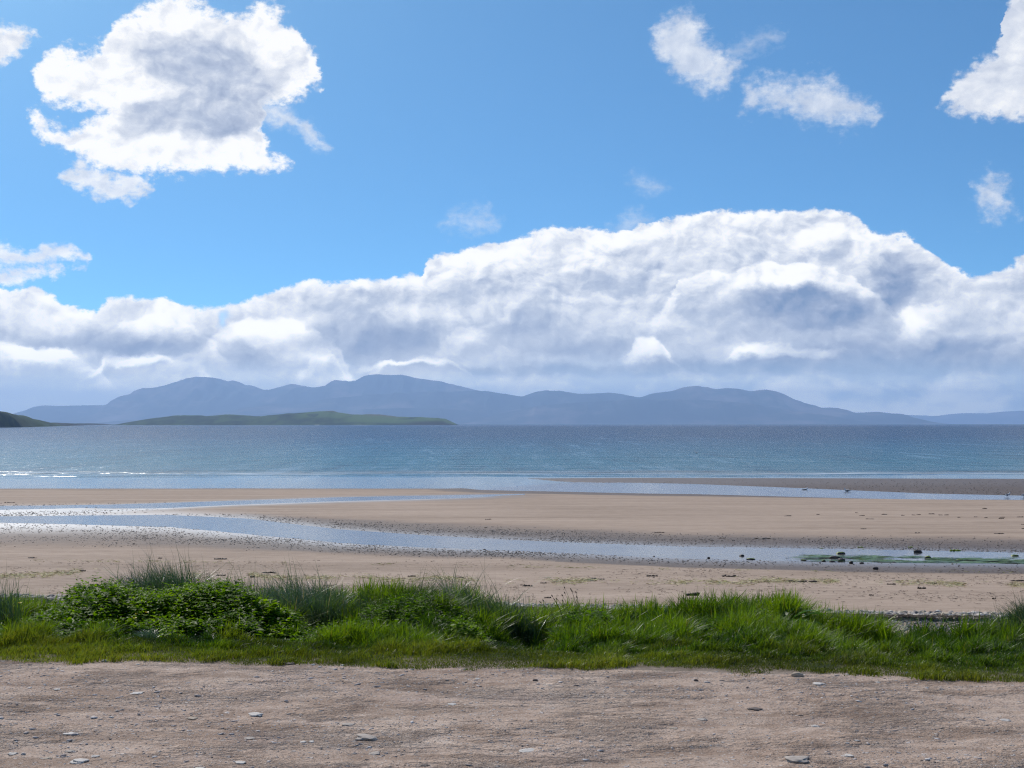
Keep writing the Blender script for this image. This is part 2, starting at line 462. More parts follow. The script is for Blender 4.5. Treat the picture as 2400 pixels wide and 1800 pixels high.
# silhouette of the grass crest (photo) -> ground height at the crest
CREST_D = 13.1
SIL = [(-400, 1440), (0, 1440), (100, 1440), (180, 1425), (500, 1420), (650, 1425), (700, 1430), (800, 1425), (950, 1402), (1050, 1405), (1150, 1445), (1230, 1474), (1290, 1474), (1340, 1452), (1500, 1438), (1650, 1424),
       (1750, 1420), (1830, 1436), (1880, 1446), (1950, 1482), (2050, 1490), (2150, 1475), (2250, 1478), (2330, 1468), (2400, 1446), (2800, 1440)]
_s = np.array([((a - 1200) / FPX * CREST_D, CAM_Z - CREST_D * (b - 993) / FPX) for a, b in SIL])
def crest_ground(x):
    return np.interp(x, _s[:, 0], _s[:, 1]) - 0.20
def bank_z(x, y):
    x = np.asarray(x, float); y = np.asarray(y, float)
    e = edge_y(x)
    c = crest_ground(x * CREST_D / np.maximum(y, 5))
    t = (y - e) / (CREST_D - e)
    z = c * sstep(t, 0.05, 1.0)
    hum = (fbm(x * 1.7, y * 1.7, 3, 21) - 0.5) * 0.17 + (fbm(x * 5, y * 5, 2, 31) - 0.5) * 0.06
    z = z + hum * sstep(t, 0.02, 0.35)
    back = sstep(y, 13.4, 17.2)
    return z * (1 - back) + (-1.32) * back
def track_z(x, y):
    z = (fbm(x * 0.5, y * 0.7, 3, 41) - 0.5) * 0.05 + (fbm(x * 3, y * 4, 3, 43) - 0.5) * 0.022 + (fbm(x * 14, y * 14, 3, 45) - 0.5) * 0.014
    return z * sstep(edge_y(x) - y, 0.0, 0.5)
# streams on the beach (photo pixels: x, far edge, near edge)
S2 = [(-900, 1195, 1212), (0, 1214, 1223), (200, 1213, 1227), (398, 1213, 1233), (579, 1222, 1249), (800, 1246, 1270), (1000, 1259, 1281), (1198, 1269, 1288), (1400, 1277, 1297), (1596, 1284, 1306), (1962, 1290, 1315), (2400, 1298, 1319), (3300, 1310, 1330)]
S1 = [(-900, 1205, 1211), (0, 1190, 1204), (120, 1189, 1201), (270, 1186, 1195), (540, 1177, 1182), (800, 1168.5, 1173), (1000, 1164.5, 1168), (1150, 1161.5, 1164), (1300, 1158.5, 1160), (1500, 1158, 1158.2)]
CH = [(1080, 1118.5, 1152), (1190, 1124, 1154.5), (1300, 1130, 1156), (1500, 1139, 1160), (1627, 1143.5, 1161), (1900, 1152, 1165.5), (2170, 1161, 1168.5), (2400, 1165, 1169.5), (3300, 1172, 1177)]
def row_conv(r):
    """rows seen on level water (beyond the beach's fall) -> rows of the sloping beach plane at the same distance"""
    if r >= 1143: return r
    d = (CAM_Z - SEA_Z) * FPX / (r - 993.0)
    return 993.0 + (CAM_Z - float(beach_z(d))) / d * FPX
CH = [(a, row_conv(b), c) for a, b, c in CH]
def band(d_x, d_y, tab, pad=0.0):
    """signed distance-like value (in picture rows of the 2400 px photo, mapped onto the beach plan) inside a stream"""
    t = np.array(tab, float)
    px = d_x / d_y * FPX + 1200.0
    row = 993.0 + (CAM_Z - beach_z(d_y)) / d_y * FPX
    a, b = np.interp(px, t[:, 0], t[:, 1]), np.interp(px, t[:, 0], t[:, 2])
    return np.minimum(row - a, b - row), row - a, row - b, px, row

# ------------------------------------------------------------------ materials of the ground
def m_gravel():
    m, g, out = new_mat('gravel')
    p = wpos(g)
    a = g.noise(p, 0.9, 5.0, 0.55); b = g.noise(p, 7.0, 6.0, 0.65); c = g.noise(p, 60.0, 4.0, 0.7)
    sx = g.noise(g.vmath('MULTIPLY', p, (0.6, 2.2, 1)), 1.6, 4.0, 0.55)
    col = g.ramp((a * 0.35 + b * 0.35 + c * 0.3), [(0.33, (0.18, 0.118, 0.082)), (0.44, (0.385, 0.275, 0.208)), (0.54, (0.50, 0.375, 0.292)), (0.66, (0.64, 0.515, 0.42))])
    col = g.mix(g.step(sx, 0.50, 0.62) * 0.62, col, (0.26, 0.175, 0.125))
    col = g.mix(g.step(g.noise(p, 1.1, 3.0, 0.5), 0.55, 0.7) * 0.35, col, (0.44, 0.33, 0.28))
    # crushed grit: pale and dark specks
    v = g.voro(p, 75.0, 'F1', out='Color'); vx, vy, vz = g.sep(v)
    vd = g.voro(p, 75.0, 'F1')
    chip = g.step(vd, 0.42, 0.30)
    grit = g.step(a * 0.5 + g.noise(p, 4.0, 3.0) * 0.5, 0.40, 0.56)
    col = g.mix(g.step(vx, 0.78, 0.80) * chip * 0.7, col, (0.62, 0.57, 0.52))
    col = g.mix(g.step(vy, 0.80, 0.82) * chip * grit * 0.75, col, (0.12, 0.10, 0.09))
    v2 = g.voro(p, 30.0, 'F1', out='Color'); v2d = g.voro(p, 30.0, 'F1')
    chip2 = g.step(v2d, 0.40, 0.30) * g.step(g.sep(v2)[0], 0.86, 0.87)
    col = g.mix(chip2 * 0.7, col, g.mix(g.sep(v2)[1], (0.40, 0.37, 0.36), (0.66, 0.60, 0.56)))
    h = b * 0.6 + c * 0.35 + chip * vz * grit * 0.9 + chip2 * 0.8
    rubble = g.step(g.noise(g.vmath('MULTIPLY', p, (0.8, 1.2, 1)), 1.5, 6.0, 0.66), 0.44, 0.64)
    h = h * (rubble * 1.2 + 0.6) + g.noise(p, 24.0, 4.0, 0.7) * rubble * 0.8
    col = g.mix(rubble * g.step(g.noise(p, 34.0, 3.0, 0.7), 0.55, 0.44) * 0.42, col, (0.19, 0.14, 0.11))
    principled(g, out, col, 0.9, 0.12, bump(g, h, 0.036, 1.0))
    return m
def m_soil():
    m, g, out = new_mat('turf_soil')
    p = wpos(g)
    b = g.noise(p, 5.0, 6.0, 0.6)
    col = g.ramp(b, [(0.35, (0.022, 0.032, 0.008)), (0.55, (0.045, 0.060, 0.012)), (0.72, (0.09, 0.085, 0.035))])
    col = g.mix(g.attr('bare'), col, g.ramp(b, [(0.3, (0.15, 0.115, 0.08)), (0.7, (0.34, 0.27, 0.22))]))
    principled(g, out, col, 0.95, 0.1, bump(g, g.noise(p, 30.0, 5.0, 0.6), 0.03, 0.8))
    return m
def m_sand():
    m, g, out = new_mat('sand')
    p = wpos(g)
    wet, film = g.attr('wet'), g.attr('film')
    st = g.noise(g.vmath('MULTIPLY', p, (0.10, 0.5, 1)), 1.0, 6.0, 0.6)
    f2 = g.noise(g.vmath('MULTIPLY', p, (0.8, 2.6, 1)), 2.2, 6.0, 0.62)
    f3 = g.noise(p, 22.0, 3.0, 0.6)
    dry = g.ramp(st * 0.4 + f2 * 0.4 + f3 * 0.2, [(0.36, (0.235, 0.170, 0.120)), (0.5, (0.365, 0.270, 0.202)), (0.64, (0.47, 0.355, 0.27))])
    wc = g.ramp(f2 * 0.5 + f3 * 0.5, [(0.35, (0.075, 0.054, 0.042)), (0.6, (0.160, 0.118, 0.095))])
    damp = g.ramp(f2 * 0.6 + f3 * 0.4, [(0.35, (0.165, 0.125, 0.100)), (0.65, (0.240, 0.185, 0.150))])
    # scattered dark scraps trodden into the dry sand
    v = g.voro(g.vmath('MULTIPLY', p, (1.0, 0.8, 1)), 4.5, 'F1', out='Color'); vd = g.voro(g.vmath('MULTIPLY', p, (1.0, 0.8, 1)), 4.5, 'F1')
    bits = g.step(vd + (f3 - 0.5) * 0.3, 0.20, 0.12) * g.step(g.sep(v)[0], 0.70, 0.72) * g.step(g.sep(p)[1], 40.0, 33.0) * g.step(g.noise(p, 0.5, 3.0), 0.40, 0.58)
    dry = g.mix(bits * 0.6, dry, (0.09, 0.06, 0.045))
    col = g.mix(g.step(wet, 0.0, 0.5, mode='LINEAR'), dry, damp)
    col = g.mix(g.step(wet, 0.5, 1.0, mode='LINEAR'), col, wc)
    rough = (g.step(wet, 0.1, 1.0, 0.92, 0.62, 'LINEAR')) * (1.0 - film) + film * 0.60
    h = f2 * 0.25 + f3 * 0.3 + g.noise(p, 11.0, 4.0, 0.65) * (wet * 1.2 + film * 0.6)
    principled(g, out, col, rough, g.step(wet, 0.1, 1.0, 0.18, 0.22, 'LINEAR') + film * 0.7, bump(g, h, 0.05, 0.6), Coat_Weight=film * 0.9, Coat_Roughness=0.42, Coat_IOR=1.8)
    return m
def m_stream(name, c1, c2, ripple=0.004):
    m, g, out = new_mat(name)
    p = wpos(g)
    n = g.noise(g.vmath('MULTIPLY', p, (0.35, 1.0, 1)), 0.8, 4.0, 0.6)
    col = g.mix(g.step(n, 0.35, 0.65), c1, c2)
    r1 = g.noise(g.vmath('MULTIPLY', p, (1.0, 0.7, 1)), 5.0, 3.0, 0.55)
    principled(g, out, col, 0.12, 0.24, bump(g, r1, ripple, 1.0), IOR=1.33)
    return m
def m_sea():
    m, g, out = new_mat('sea_water')
    p = wpos(g)
    x, y, z = g.sep(p)
    n0 = g.noise(g.vmath('MULTIPLY', p, (0.004, 0.012, 1)), 1.0, 4.0, 0.6)
    yy = y + (n0 - 0.5) * 120.0
    ly = g.math('LOGARITHM', yy.max(10.0), 10.0)
    col = g.ramp(g.step(ly, 2.05, 3.3, mode='LINEAR'), [(0.0, (0.115, 0.125, 0.13)), (0.10, (0.070, 0.140, 0.160)), (0.26, (0.020, 0.110, 0.140)), (0.42, (0.006, 0.070, 0.120)), (0.62, (0.002, 0.022, 0.070)), (1.0, (0.002, 0.012, 0.045))])
    # swell and chop: three scales, each seen where it is large enough
    def wv(sx, sy, sc, det=3.0): return g.noise(g.vmath('MULTIPLY', p, (sx, sy, 1)), sc, det, 0.6)
    a = wv(0.55, 1.0, 1.1); b = wv(0.5, 1.0, 0.35); c = wv(0.4, 1.0, 0.07); d = wv(0.3, 1.0, 0.016)
    near = g.step(y, 420.0, 150.0); mid = g.step(y, 2200.0, 500.0)
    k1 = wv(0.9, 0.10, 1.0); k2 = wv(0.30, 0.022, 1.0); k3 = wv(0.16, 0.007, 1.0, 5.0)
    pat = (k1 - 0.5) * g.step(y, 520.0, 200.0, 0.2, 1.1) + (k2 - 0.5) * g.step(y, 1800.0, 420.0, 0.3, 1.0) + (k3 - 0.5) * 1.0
    col = g.mix(g.step(pat, -0.02, -0.30) * 0.9, col, g.mix(0.55, col, (0.004, 0.02, 0.035)))  # dark and bright wave facets are put into the water colour
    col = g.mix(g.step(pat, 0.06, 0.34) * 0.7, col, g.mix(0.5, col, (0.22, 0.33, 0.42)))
    # small breakers where the sea meets the sand
    fo = g.noise(g.vmath('MULTIPLY', p, (0.13, 1.0, 1)), 0.55, 5.0, 0.62)
    line = g.step((y + (g.noise(p, 0.03, 3.0) - 0.5) * 14.0 - 174.0).abs(), 9.0, 1.0)
    lace = g.step((y + (g.noise(p, 0.05, 3.0) - 0.5) * 16.0 - 190.0).abs(), 22.0, 3.0)
    foam = (g.step(fo + line * 0.10, 0.60, 0.68) * line * 0.7).max(g.step(fo, 0.70, 0.76) * lace)
    caps = g.noise(g.vmath('MULTIPLY', p, (0.22, 1.0, 1)), 0.30, 5.0, 0.7)
    foam = foam.max(g.step(caps, 0.765, 0.80) * g.step(y, 190.0, 260.0) * 0.8)
    brown = g.step((y - 178.0).abs(), 10.0, 3.0) * g.step(fo, 0.56, 0.46)
    col = g.mix(brown * 0.5, col, (0.20, 0.165, 0.13))
    col = g.mix(foam * 0.9, col, (0.80, 0.82, 0.84))
    calm = g.step(y + (g.noise(g.vmath('MULTIPLY', p, (0.3, 1, 1)), 0.09, 4.0, 0.6) - 0.5) * 44.0, 184.0, 160.0)                       # flat water behind the breakers
    h = (a * 0.35 + b * 1.2 + c * 3.0) * (1.0 - calm * 0.94)
    rough = calm * -0.10 + 0.27
    spec = g.step(ly, 2.2, 3.4, 0.13, 0.05, 'LINEAR') + calm * 0.22
    principled(g, out, col, rough, spec, bump(g, h, 0.9, 0.6))
    # sun glitter: many small facets tilted towards the sun
    return m

M_GRAVEL, M_SOIL, M_SAND, M_SEA = m_gravel(), m_soil(), m_sand(), m_sea()
M_STREAM = m_stream('stream_water', (0.055, 0.055, 0.055), (0.10, 0.09, 0.08), 0.008)

# ------------------------------------------------------------------ track, bank, beach, sea
def build_track():
    xs = np.concatenate([np.linspace(-60, -6, 28)[:-1], np.linspace(-6, 6, 480), np.linspace(6, 60, 28)[1:]])
    ts = np.concatenate([np.linspace(-40, 4.0, 16)[:-1], np.linspace(4.0, 8.0, 120)[:-1]])
    n2 = 110
    X = np.tile(xs, (len(ts) + n2, 1))
    e = edge_y(xs)
    Y = np.vstack([np.tile(ts[:, None], (1, len(xs))), 8.0 + (e - 8.0)[None, :] * np.linspace(0, 1, n2)[:, None]])
    Z = track_z(X, Y)
    o = mesh_obj('gravel_track', np.stack([X, Y, Z], -1).reshape(-1, 3), grid_faces(*X.shape), M_GRAVEL, smooth=True)
    tag(o, 'pinkish grey stony gravel track along the near side of the grass', 'track', kind='structure')
def build_bank():
    xs = np.concatenate([np.linspace(-60, -7, 28)[:-1], np.linspace(-7, 7, 380), np.linspace(7, 60, 28)[1:]])
    e = edge_y(xs)
    t = np.linspace(0, 1, 170) ** 1.1
    Y = e[None, :] + (19.0 - e)[None, :] * t[:, None]
    X = np.tile(xs, (len(t), 1))
    Z = bank_z(X, Y)
    Z[-1] = -1.6
    bare = sstep(Y - e[None, :] + (fbm(X * 3, Y * 3, 3, 25) - 0.5) * 0.5, 0.42, 0.08)
    o = mesh_obj('grass_bank', np.stack([X, Y, Z], -1).reshape(-1, 3), grid_faces(*X.shape), M_SOIL, smooth=True, attrs={'bare': bare.ravel()})
    tag(o, 'low earth bank under the grass between track and beach', 'bank', kind='structure')
def beach_height(X, Y):
    zb = beach_z(Y)
    # shingle ridge
    zb = zb + 0.02 * np.exp(-((Y - 23.0) / 0.5) ** 2) * (0.7 + 0.6 * fbm(X * 0.8, Y * 0, 2, 3))
    n = (fbm(X * 0.12, Y * 0.3, 3, 61) - 0.5)
    fine = (fbm(X * 1.3, Y * 1.3, 3, 62) - 0.5)
    v1, a1, b1, px, row = band(X, Y, S1)
    v2, a2, b2, _, _ = band(X, Y, S2)
    v3, a3, b3, _, _ = band(X, Y, CH)
    rag = (fine * 3.0 + n * 1.5)
    dig = lambda v, s: sstep(v + rag * s, -2.2, 2.2)
    z = zb + n * 0.02 + fine * 0.012 * sstep(Y, 20, 40)
    ch_ok = sstep(px, 1040, 1130)
    z = z - 0.085 * dig(v2, 1.0) - 0.07 * dig(v1, 0.5) * sstep(px, 1230, 1060) * sstep(px, 160, 420)
    # lagoon on the left: the beach runs under the sea level there
    lag = sstep(row, 1146.5, 1142.0) * (1 - ch_ok)
    # sand bar on the right stays above the water until the sea's edge
    barf = sstep(row, 1168, 1150) * ch_ok
    edge = np.interp(px, [1000, 1120, 1250, 1500, 2400, 3500], [1137, 1135, 1133.8, 1133.2, 1134.2, 1136])
    bar_z = SEA_Z + 0.021 * (row - edge)
    far = sstep(row, 1156, 1140)
    z = np.where(px > 1020, z * (1 - far * ch_ok) + bar_z * far * ch_ok, z)
    dd = dig(v3, 0.4) * ch_ok
    z = z * (1 - dd) + (zb - 0.10) * dd
    left_z = SEA_Z + (row - 1143.8) * 0.03 + n * 0.02
    lf = sstep(row, 1158, 1146) * (1 - ch_ok)
    z = z * (1 - lf) + left_z * lf
    return z, (v1, a1, b1, v2, a2, b2, v3, a3, b3, px, row)
def beach_masks(X, Y, m):
    v1, a1, b1, v2, a2, b2, v3, a3, b3, px, row = m
    n = (fbm(X * 0.35, Y * 0.5, 4, 71) - 0.5)
    # width of the wet belt (in picture rows) on either side of the main stream
    wn = np.interp(px, [-900, 0, 400, 800, 1200, 1600, 2400], [70, 66, 56, 34, 24, 24, 26])     # near side
    wf = np.interp(px, [-900, 0, 350, 600, 800, 1200, 1600, 2400], [26, 24, 10, 26, 40, 44, 46, 44])  # far side
    near = sstep(b2, -2, 1) * (1 - sstep(b2 + n * 12, wn * 0.55, wn))
    near = np.where(px > 1300, sstep(b2, -2, 1) * (1 - sstep(b2 + n * 3, wn - 4, wn)), near)
    far = sstep(-a2, -2, 1) * (1 - sstep(-a2 + n * 10, wf * 0.35, wf))
    inn = sstep(v2, -1.5, 1)
    w = np.maximum(np.maximum(near, far) * np.interp(px, [0, 350, 800], [0.42, 0.55, 1.0]), inn)
    t1 = np.maximum(0, 1 - np.maximum(0, -v1 + n * 4) / 7.0) * sstep(px, 1350, 1000)
    w = np.maximum(w, t1)
    # sheet of wet sand between the two streams at the left
    w = np.maximum(w, sstep(px, 520, 150) * sstep(row, 1184, 1192) * sstep(row, 1235, 1215) * 0.4)
    # foreshore
    fs = np.interp(px, [-900, 0, 1000, 1150, 2400], [1147, 1146.0, 1147, 1158, 1174])
    w = np.maximum(w, sstep(row, fs, fs - np.interp(px, [0, 1200], [3, 7])))
    wd = np.interp(px, [0, 500, 900], [20, 15, 9])
    film = np.clip(np.exp(-(np.minimum(np.abs(b2), np.abs(a2)) / wd) ** 2) + np.exp(-(np.abs(v1) / 4.0) ** 2) * sstep(px, 1300, 900), 0, 1)
    film = np.maximum(film, sstep(px, 500, 100) * sstep(row, 1184, 1192) * sstep(row, 1260, 1225))
    film = np.maximum(film, 0.15 * sstep(row, 1146, 1138) * sstep(px, 1000, 1200))
    return np.clip(w, 0, 1), film
BEACH_ROWS = np.concatenate([[2400, 1900, 1700, 1620], np.linspace(1560, 1440, 60), np.linspace(1438, 1335, 110), np.linspace(1334, 1205, 330), np.linspace(1204.6, 1112, 300), [1108, 1100, 1090]])
def build_beach():
    rows = np.unique(BEACH_ROWS)[::-1]
    d = px_to_beach(1200, rows)[1]
    sel = (d > 0) & (d > 17.0)
    d = np.concatenate([[16.5], d[sel]])
    pxs = np.concatenate([np.linspace(-9000, -500, 60)[:-1], np.linspace(-500, -60, 70)[:-1], np.linspace(-60, 2460, 1150), np.linspace(2460, 2900, 70)[1:], np.linspace(2900, 11400, 60)[1:]])
    T = (pxs - 1200) / FPX
    Y = np.tile(d[:, None], (1, len(T))); X = T[None, :] * Y
    Z, m = beach_height(X, Y)
    w, film = beach_masks(X, Y, m)
    Z[-1] -= 1.0
    o = mesh_obj('beach_sand', np.stack([X, Y, Z], -1).reshape(-1, 3), grid_faces(*X.shape), M_SAND, smooth=True,
                 attrs={'wet': w.ravel(), 'film': film.ravel()})
    tag(o, 'wide flat sandy beach between the grass and the sea', 'beach', kind='structure')
def ribbon(name, tab, pad, lift, mat, x0, x1, sea=False):
    t = np.array(tab, float)
    px = np.linspace(x0, x1, 500)
    a = np.interp(px, t[:, 0], t[:, 1]) - pad; b = np.interp(px, t[:, 0], t[:, 2]) + pad
    f = np.linspace(0, 1, 12)[:, None]
    rows = a[None, :] * (1 - f) + b[None, :] * f
    X, Y = px_to_beach(np.tile(px, (12, 1)), rows)
    mid = px_to_beach(px, (a + b) / 2)[1]
    Z = beach_z(Y) - lift
    # water lies level across its bed
    Z = Z * 0.35 + (beach_z(mid) - lift)[None, :] * 0.65
    return mesh_obj(name, np.stack([X, Y, Z], -1).reshape(-1, 3), grid_faces(*X.shape), mat, smooth=True)
def build_water():
    # sea: one level sheet out to the horizon
    d = np.concatenate([np.linspace(104, 420, 40), np.geomspace(450, 42000, 60)])
    T = np.linspace(-2.2, 2.2, 80)
    Y = np.tile(d[:, None], (1, len(T))); X = T[None, :] * Y
    # the sheet stops under the beach; its near corner on the right would rise through the low channel, so it starts further out
    Z = np.full_like(X, SEA_Z)
    o = mesh_obj('sea', np.stack([X, Y, Z], -1).reshape(-1, 3), grid_faces(*X.shape), M_SEA, smooth=True)
    tag(o, 'blue green choppy sea reaching to the hills', 'sea', kind='structure')
    o = ribbon('stream', S2, 3.0, 0.030, M_STREAM, -800, 3200)
    tag(o, 'shallow stream winding across the middle of the beach', 'stream', kind='structure')
    o = ribbon('rivulet', S1, 2.0, 0.032, M_STREAM, -800, 1230)
    tag(o, 'thin shining rivulet beyond the main stream at the left', 'rivulet', kind='structure')
    t = [(a, b, c) for a, b, c in CH]
    o = ribbon('tidal_channel', t, 2.0, 0.035, M_STREAM, 1100, 3200)
    tag(o, 'narrow tidal channel in front of the dark sand bar', 'channel', kind='structure')
build_track(); build_bank(); build_beach(); build_water()

# ------------------------------------------------------------------ hills, island, headland
def m_hill(name, stops, scale):
    m, g, out = new_mat(name)
    p = wpos(g)
    n = g.noise(p, scale, 6.0, 0.6)
    n2 = g.noise(p, scale * 0.22, 4.0, 0.6)
    principled(g, out, g.ramp(n * 0.6 + n2 * 0.4, stops), 0.95, 0.05)
    return m
def m_island(name, s, grassy):
    m, g, out = new_mat(name)
    p = wpos(g)
    n = g.noise(p, s, 6.0, 0.65); big = g.noise(p, s * 0.2, 3.0, 0.5)
    wood = g.ramp(n, [(0.32, (0.010, 0.020, 0.010)), (0.52, (0.030, 0.048, 0.018)), (0.7, (0.060, 0.085, 0.028))])
    fld = g.mix(big, (0.065, 0.115, 0.028), (0.105, 0.155, 0.045))
    col = g.mix(g.attr('field') * grassy, wood, fld)
    col = g.mix(g.attr('heath'), col, (0.125, 0.085, 0.060))
    col = g.mix(g.attr('rock'), col, (0.028, 0.024, 0.022))
    col = g.mix(g.attr('sand'), col, (0.62, 0.58, 0.50))
    principled(g, out, col, 0.95, 0.05)
    return m
HILL = [(0.38, (0.008, 0.016, 0.014)), (0.50, (0.030, 0.040, 0.028)), (0.58, (0.17, 0.135, 0.11)), (0.68, (0.36, 0.28, 0.24))]  # pale and dark stops put lit and shaded relief into the colour
M_HILL = m_hill('hill_slopes', HILL, 0.0011)
def ridge(name, pts, dist, mat, label, front=0.16, back=0.10, rough=0.16, seed=1, jag=0.0, nrow=34, n=520, bottom=0.0, attrs=None, dfun=None, z0=SEA_Z):
    t = np.array(pts, float)
    px = np.linspace(t[0, 0], t[-1, 0], n)
    top = np.interp(px, t[:, 0], t[:, 1])
    k = np.hanning(7); k /= k.sum()
    top = np.convolve(np.pad(top, 3, 'edge'), k, 'valid')
    Dc = np.full(n, dist, float) if dfun is None else dfun(px)
    top = top + jag * (fbm(px * 0.12, px * 0, 4, seed) - 0.5) * 2
    zc = np.maximum(CAM_Z - Dc * (top - 993.0) / FPX, z0 - 2)
    f = np.concatenate([np.linspace(0, 1, nrow), 1 + np.linspace(0, 1, 9)[1:]])[:, None]
    Y = np.where(f <= 1, Dc * (1 - front * (1 - f)), Dc * (1 + back * (f - 1)))
    X = (px - 1200.0)[None, :] / FPX * Dc[None, :] * np.ones_like(f)      # slopes run straight back, not along sight lines
    H = (zc - z0)[None, :]
    prof = np.where(f <= 1, np.sin(np.clip(f, 0, 1) * math.pi / 2) ** 1.15, np.cos(np.clip(f - 1, 0, 1) * math.pi / 2))
    sc = Dc.mean() / 60.0
    gul = np.abs(fbm(X / sc * 0.55, Y / sc * 0.16, 4, seed + 9) - 0.5) * 2
    val = 1 - rough * 5.5 * (gul - 0.25) * np.clip(np.minimum(f, 1) * (1 - np.minimum(f, 1)) * 4, 0, 1) * (f <= 1)
    Z = z0 - 3 + (H + 3) * np.clip(prof * val, 0, 1.0)
    A = attrs(px, np.tile(px, (len(f), 1)), np.minimum(f, 1) * np.ones_like(X), X, Y) if attrs else None
    o = mesh_obj(name, np.stack([X, Y, Z], -1).reshape(-1, 3), grid_faces(*X.shape), mat, smooth=True, attrs={k2: v.ravel() for k2, v in (A or {}).items()})
    tag(o, label, kind='structure')
    return o
d_ = lambda L: [(a * 1.085, b * 1.085) for a, b in L]
ridge('mountains', d_([(40, 916), (55, 900), (90, 886), (120, 877), (150, 878), (240, 876), (262, 873), (278, 865), (290, 858), (310, 845), (330, 840), (355, 839), (385, 830), (420, 820), (440, 816.5), (458, 816), (478, 819),
      (492, 824), (503, 821), (512, 824), (528, 831), (545, 832.5), (570, 843), (585, 842), (603, 836), (620, 831), (630, 829), (655, 833), (688, 840), (705, 833), (722, 827), (730, 823), (745, 825), (765, 823), (775, 824),
      (790, 815), (805, 811), (825, 810), (845, 812), (880, 813), (900, 818), (920, 822), (960, 827), (1000, 836), (1030, 843), (1100, 858), (1150, 872), (1200, 890), (1260, 916)]), 27000, M_HILL,
      'high blue mountains with a craggy summit ridge across the water', front=0.12, seed=2, jag=0.8, n=900, rough=0.13)
ridge('foothills', [(400, 994), (470, 985), (540, 965), (597, 952), (650, 947), (716, 948), (770, 936), (868, 926), (1003, 918), (1139, 918), (1180, 923), (1222, 931), (1249, 920), (1281, 915), (1314, 917), (1357, 924), (1390, 922),
      (1428, 920), (1455, 923), (1490, 932), (1500, 932), (1525, 923), (1569, 918), (1601, 908), (1629, 906), (1656, 907), (1675, 913), (1694, 911), (1721, 913), (1753, 918), (1775, 915), (1797, 917), (1824, 926), (1851, 940), (1905, 956),
      (1943, 957), (2003, 967.5), (2052, 965), (2084, 969), (2111, 978), (2141, 993.5)], 24000, M_HILL, 'rounded blue hills sloping down to the sea right of the summit', front=0.10, seed=5, jag=0.35, n=800, rough=0.12)
ridge('lower_slopes', [(1080, 994), (1180, 968), (1260, 952), (1330, 945), (1400, 941), (1504, 936), (1580, 937), (1661, 939), (1742, 946), (1824, 956), (1905, 970), (1990, 984), (2040, 993.8)], 21500, M_HILL,
      'lower moorland slopes in front of the rounded hills', front=0.06, seed=8, jag=0.4, rough=0.14)
ridge('near_slopes', [(190, 994), (300, 985), (420, 981), (560, 975), (700, 966), (800, 962), (900, 958), (1000, 956), (1080, 960), (1160, 972), (1250, 985), (1320, 993.8)], 21800, M_HILL,
      'low moorland slopes at the foot of the high mountains', front=0.05, seed=12, jag=0.4, rough=0.14)
ridge('far_hills', [(1900, 994), (2010, 978), (2095, 972), (2149, 973.5), (2193, 976), (2225, 972), (2258, 968), (2312, 969), (2366, 964), (2450, 961), (2600, 958), (2900, 966), (3300, 980), (3600, 993)], 39000, M_HILL,
      'faint pale hills on the horizon at the far right', front=0.05, seed=4, jag=0.3, rough=0.08)
def isl_attr(px, PX, Fq, X, Y):
    n = fbm(PX * 0.035, Fq * 5, 4, 77)
    field = sstep(PX, 690, 730) * sstep(Fq, 0.34, 0.50) * sstep(n, 0.30, 0.42) * 0.9
    field = np.maximum(field, sstep(PX, 800, 840) * sstep(1040 - PX, 0, 60) * sstep(Fq, 0.16, 0.28) * sstep(0.62 - Fq, 0, 0.1))
    field = np.maximum(field, 0.45 * sstep(n, 0.45, 0.65))
    heath = np.exp(-((PX - 778) / 14) ** 2) * sstep(Fq, 0.80, 0.92) + 0.8 * np.exp(-((PX - 895) / 45) ** 2) * sstep(Fq, 0.72, 0.86)
    rock = sstep(PX, 930, 1010) * sstep(Fq, 0.02, 0.06) * sstep(0.42 - Fq, 0, 0.12) * 0.9 + sstep(0.04 - Fq, 0, .02)
    sand = (np.exp(-((PX - 865) / 22) ** 4) + 0.8 * np.exp(-((PX - 769) / 6) ** 4) + 0.7 * np.exp(-((PX - 436) / 5) ** 4)) * sstep(0.07 - Fq, 0, .02)
    return {'field': np.clip(field, 0, 1), 'heath': np.clip(heath, 0, 1), 'rock': np.clip(rock, 0, 1), 'sand': np.clip(sand, 0, 1)}
ridge('island', [(296, 994.5), (300, 993.4), (327, 987), (354, 981), (381, 978), (408, 974), (436, 973.5), (472, 973.5), (483, 975.5), (508, 973.5), (531, 971), (553, 972), (580, 974), (611, 976), (644, 972.6), (680, 969),
      (700, 968.6), (736, 965), (769, 963), (781, 963), (794, 967), (812, 969.5), (827, 971.5), (845, 972), (859, 971), (890, 971), (904, 973), (931, 976.6), (989, 978), (1025, 979.5), (1044, 981.6), (1051, 985), (1062, 990), (1071, 994.5)],
      6200, m_island('island_turf', 0.020, 1.0), 'low green island with fields and dark scrub in the bay', front=0.06, back=0.05, seed=14, jag=0.55, rough=0.05, n=760, nrow=40, attrs=isl_attr)
def hd(px):
    y = np.interp(px, [-900, 0, 60, 108, 163, 240, 260], [1013, 1002.3, 1000.6, 999, 997.2, 995.6, 995.3])
    return (CAM_Z - SEA_Z) * FPX / (y - 993.0) * 1.05
def hd_attr(px, PX, Fq, X, Y):
    n = fbm(PX * 0.06, Fq * 5, 3, 87)
    heath = sstep(np.abs(Fq - 0.72 + PX * 0.002), 0.16, 0.06) * sstep(n, 0.38, 0.5) * 0.8 * sstep(60 - PX, 0, 40)
    return {'field': 0.5 * sstep(n, 0.5, 0.62), 'heath': heath, 'rock': sstep(0.22 - Fq, 0, 0.1) + sstep(PX, 95, 120) * 0.8, 'sand': Fq * 0}
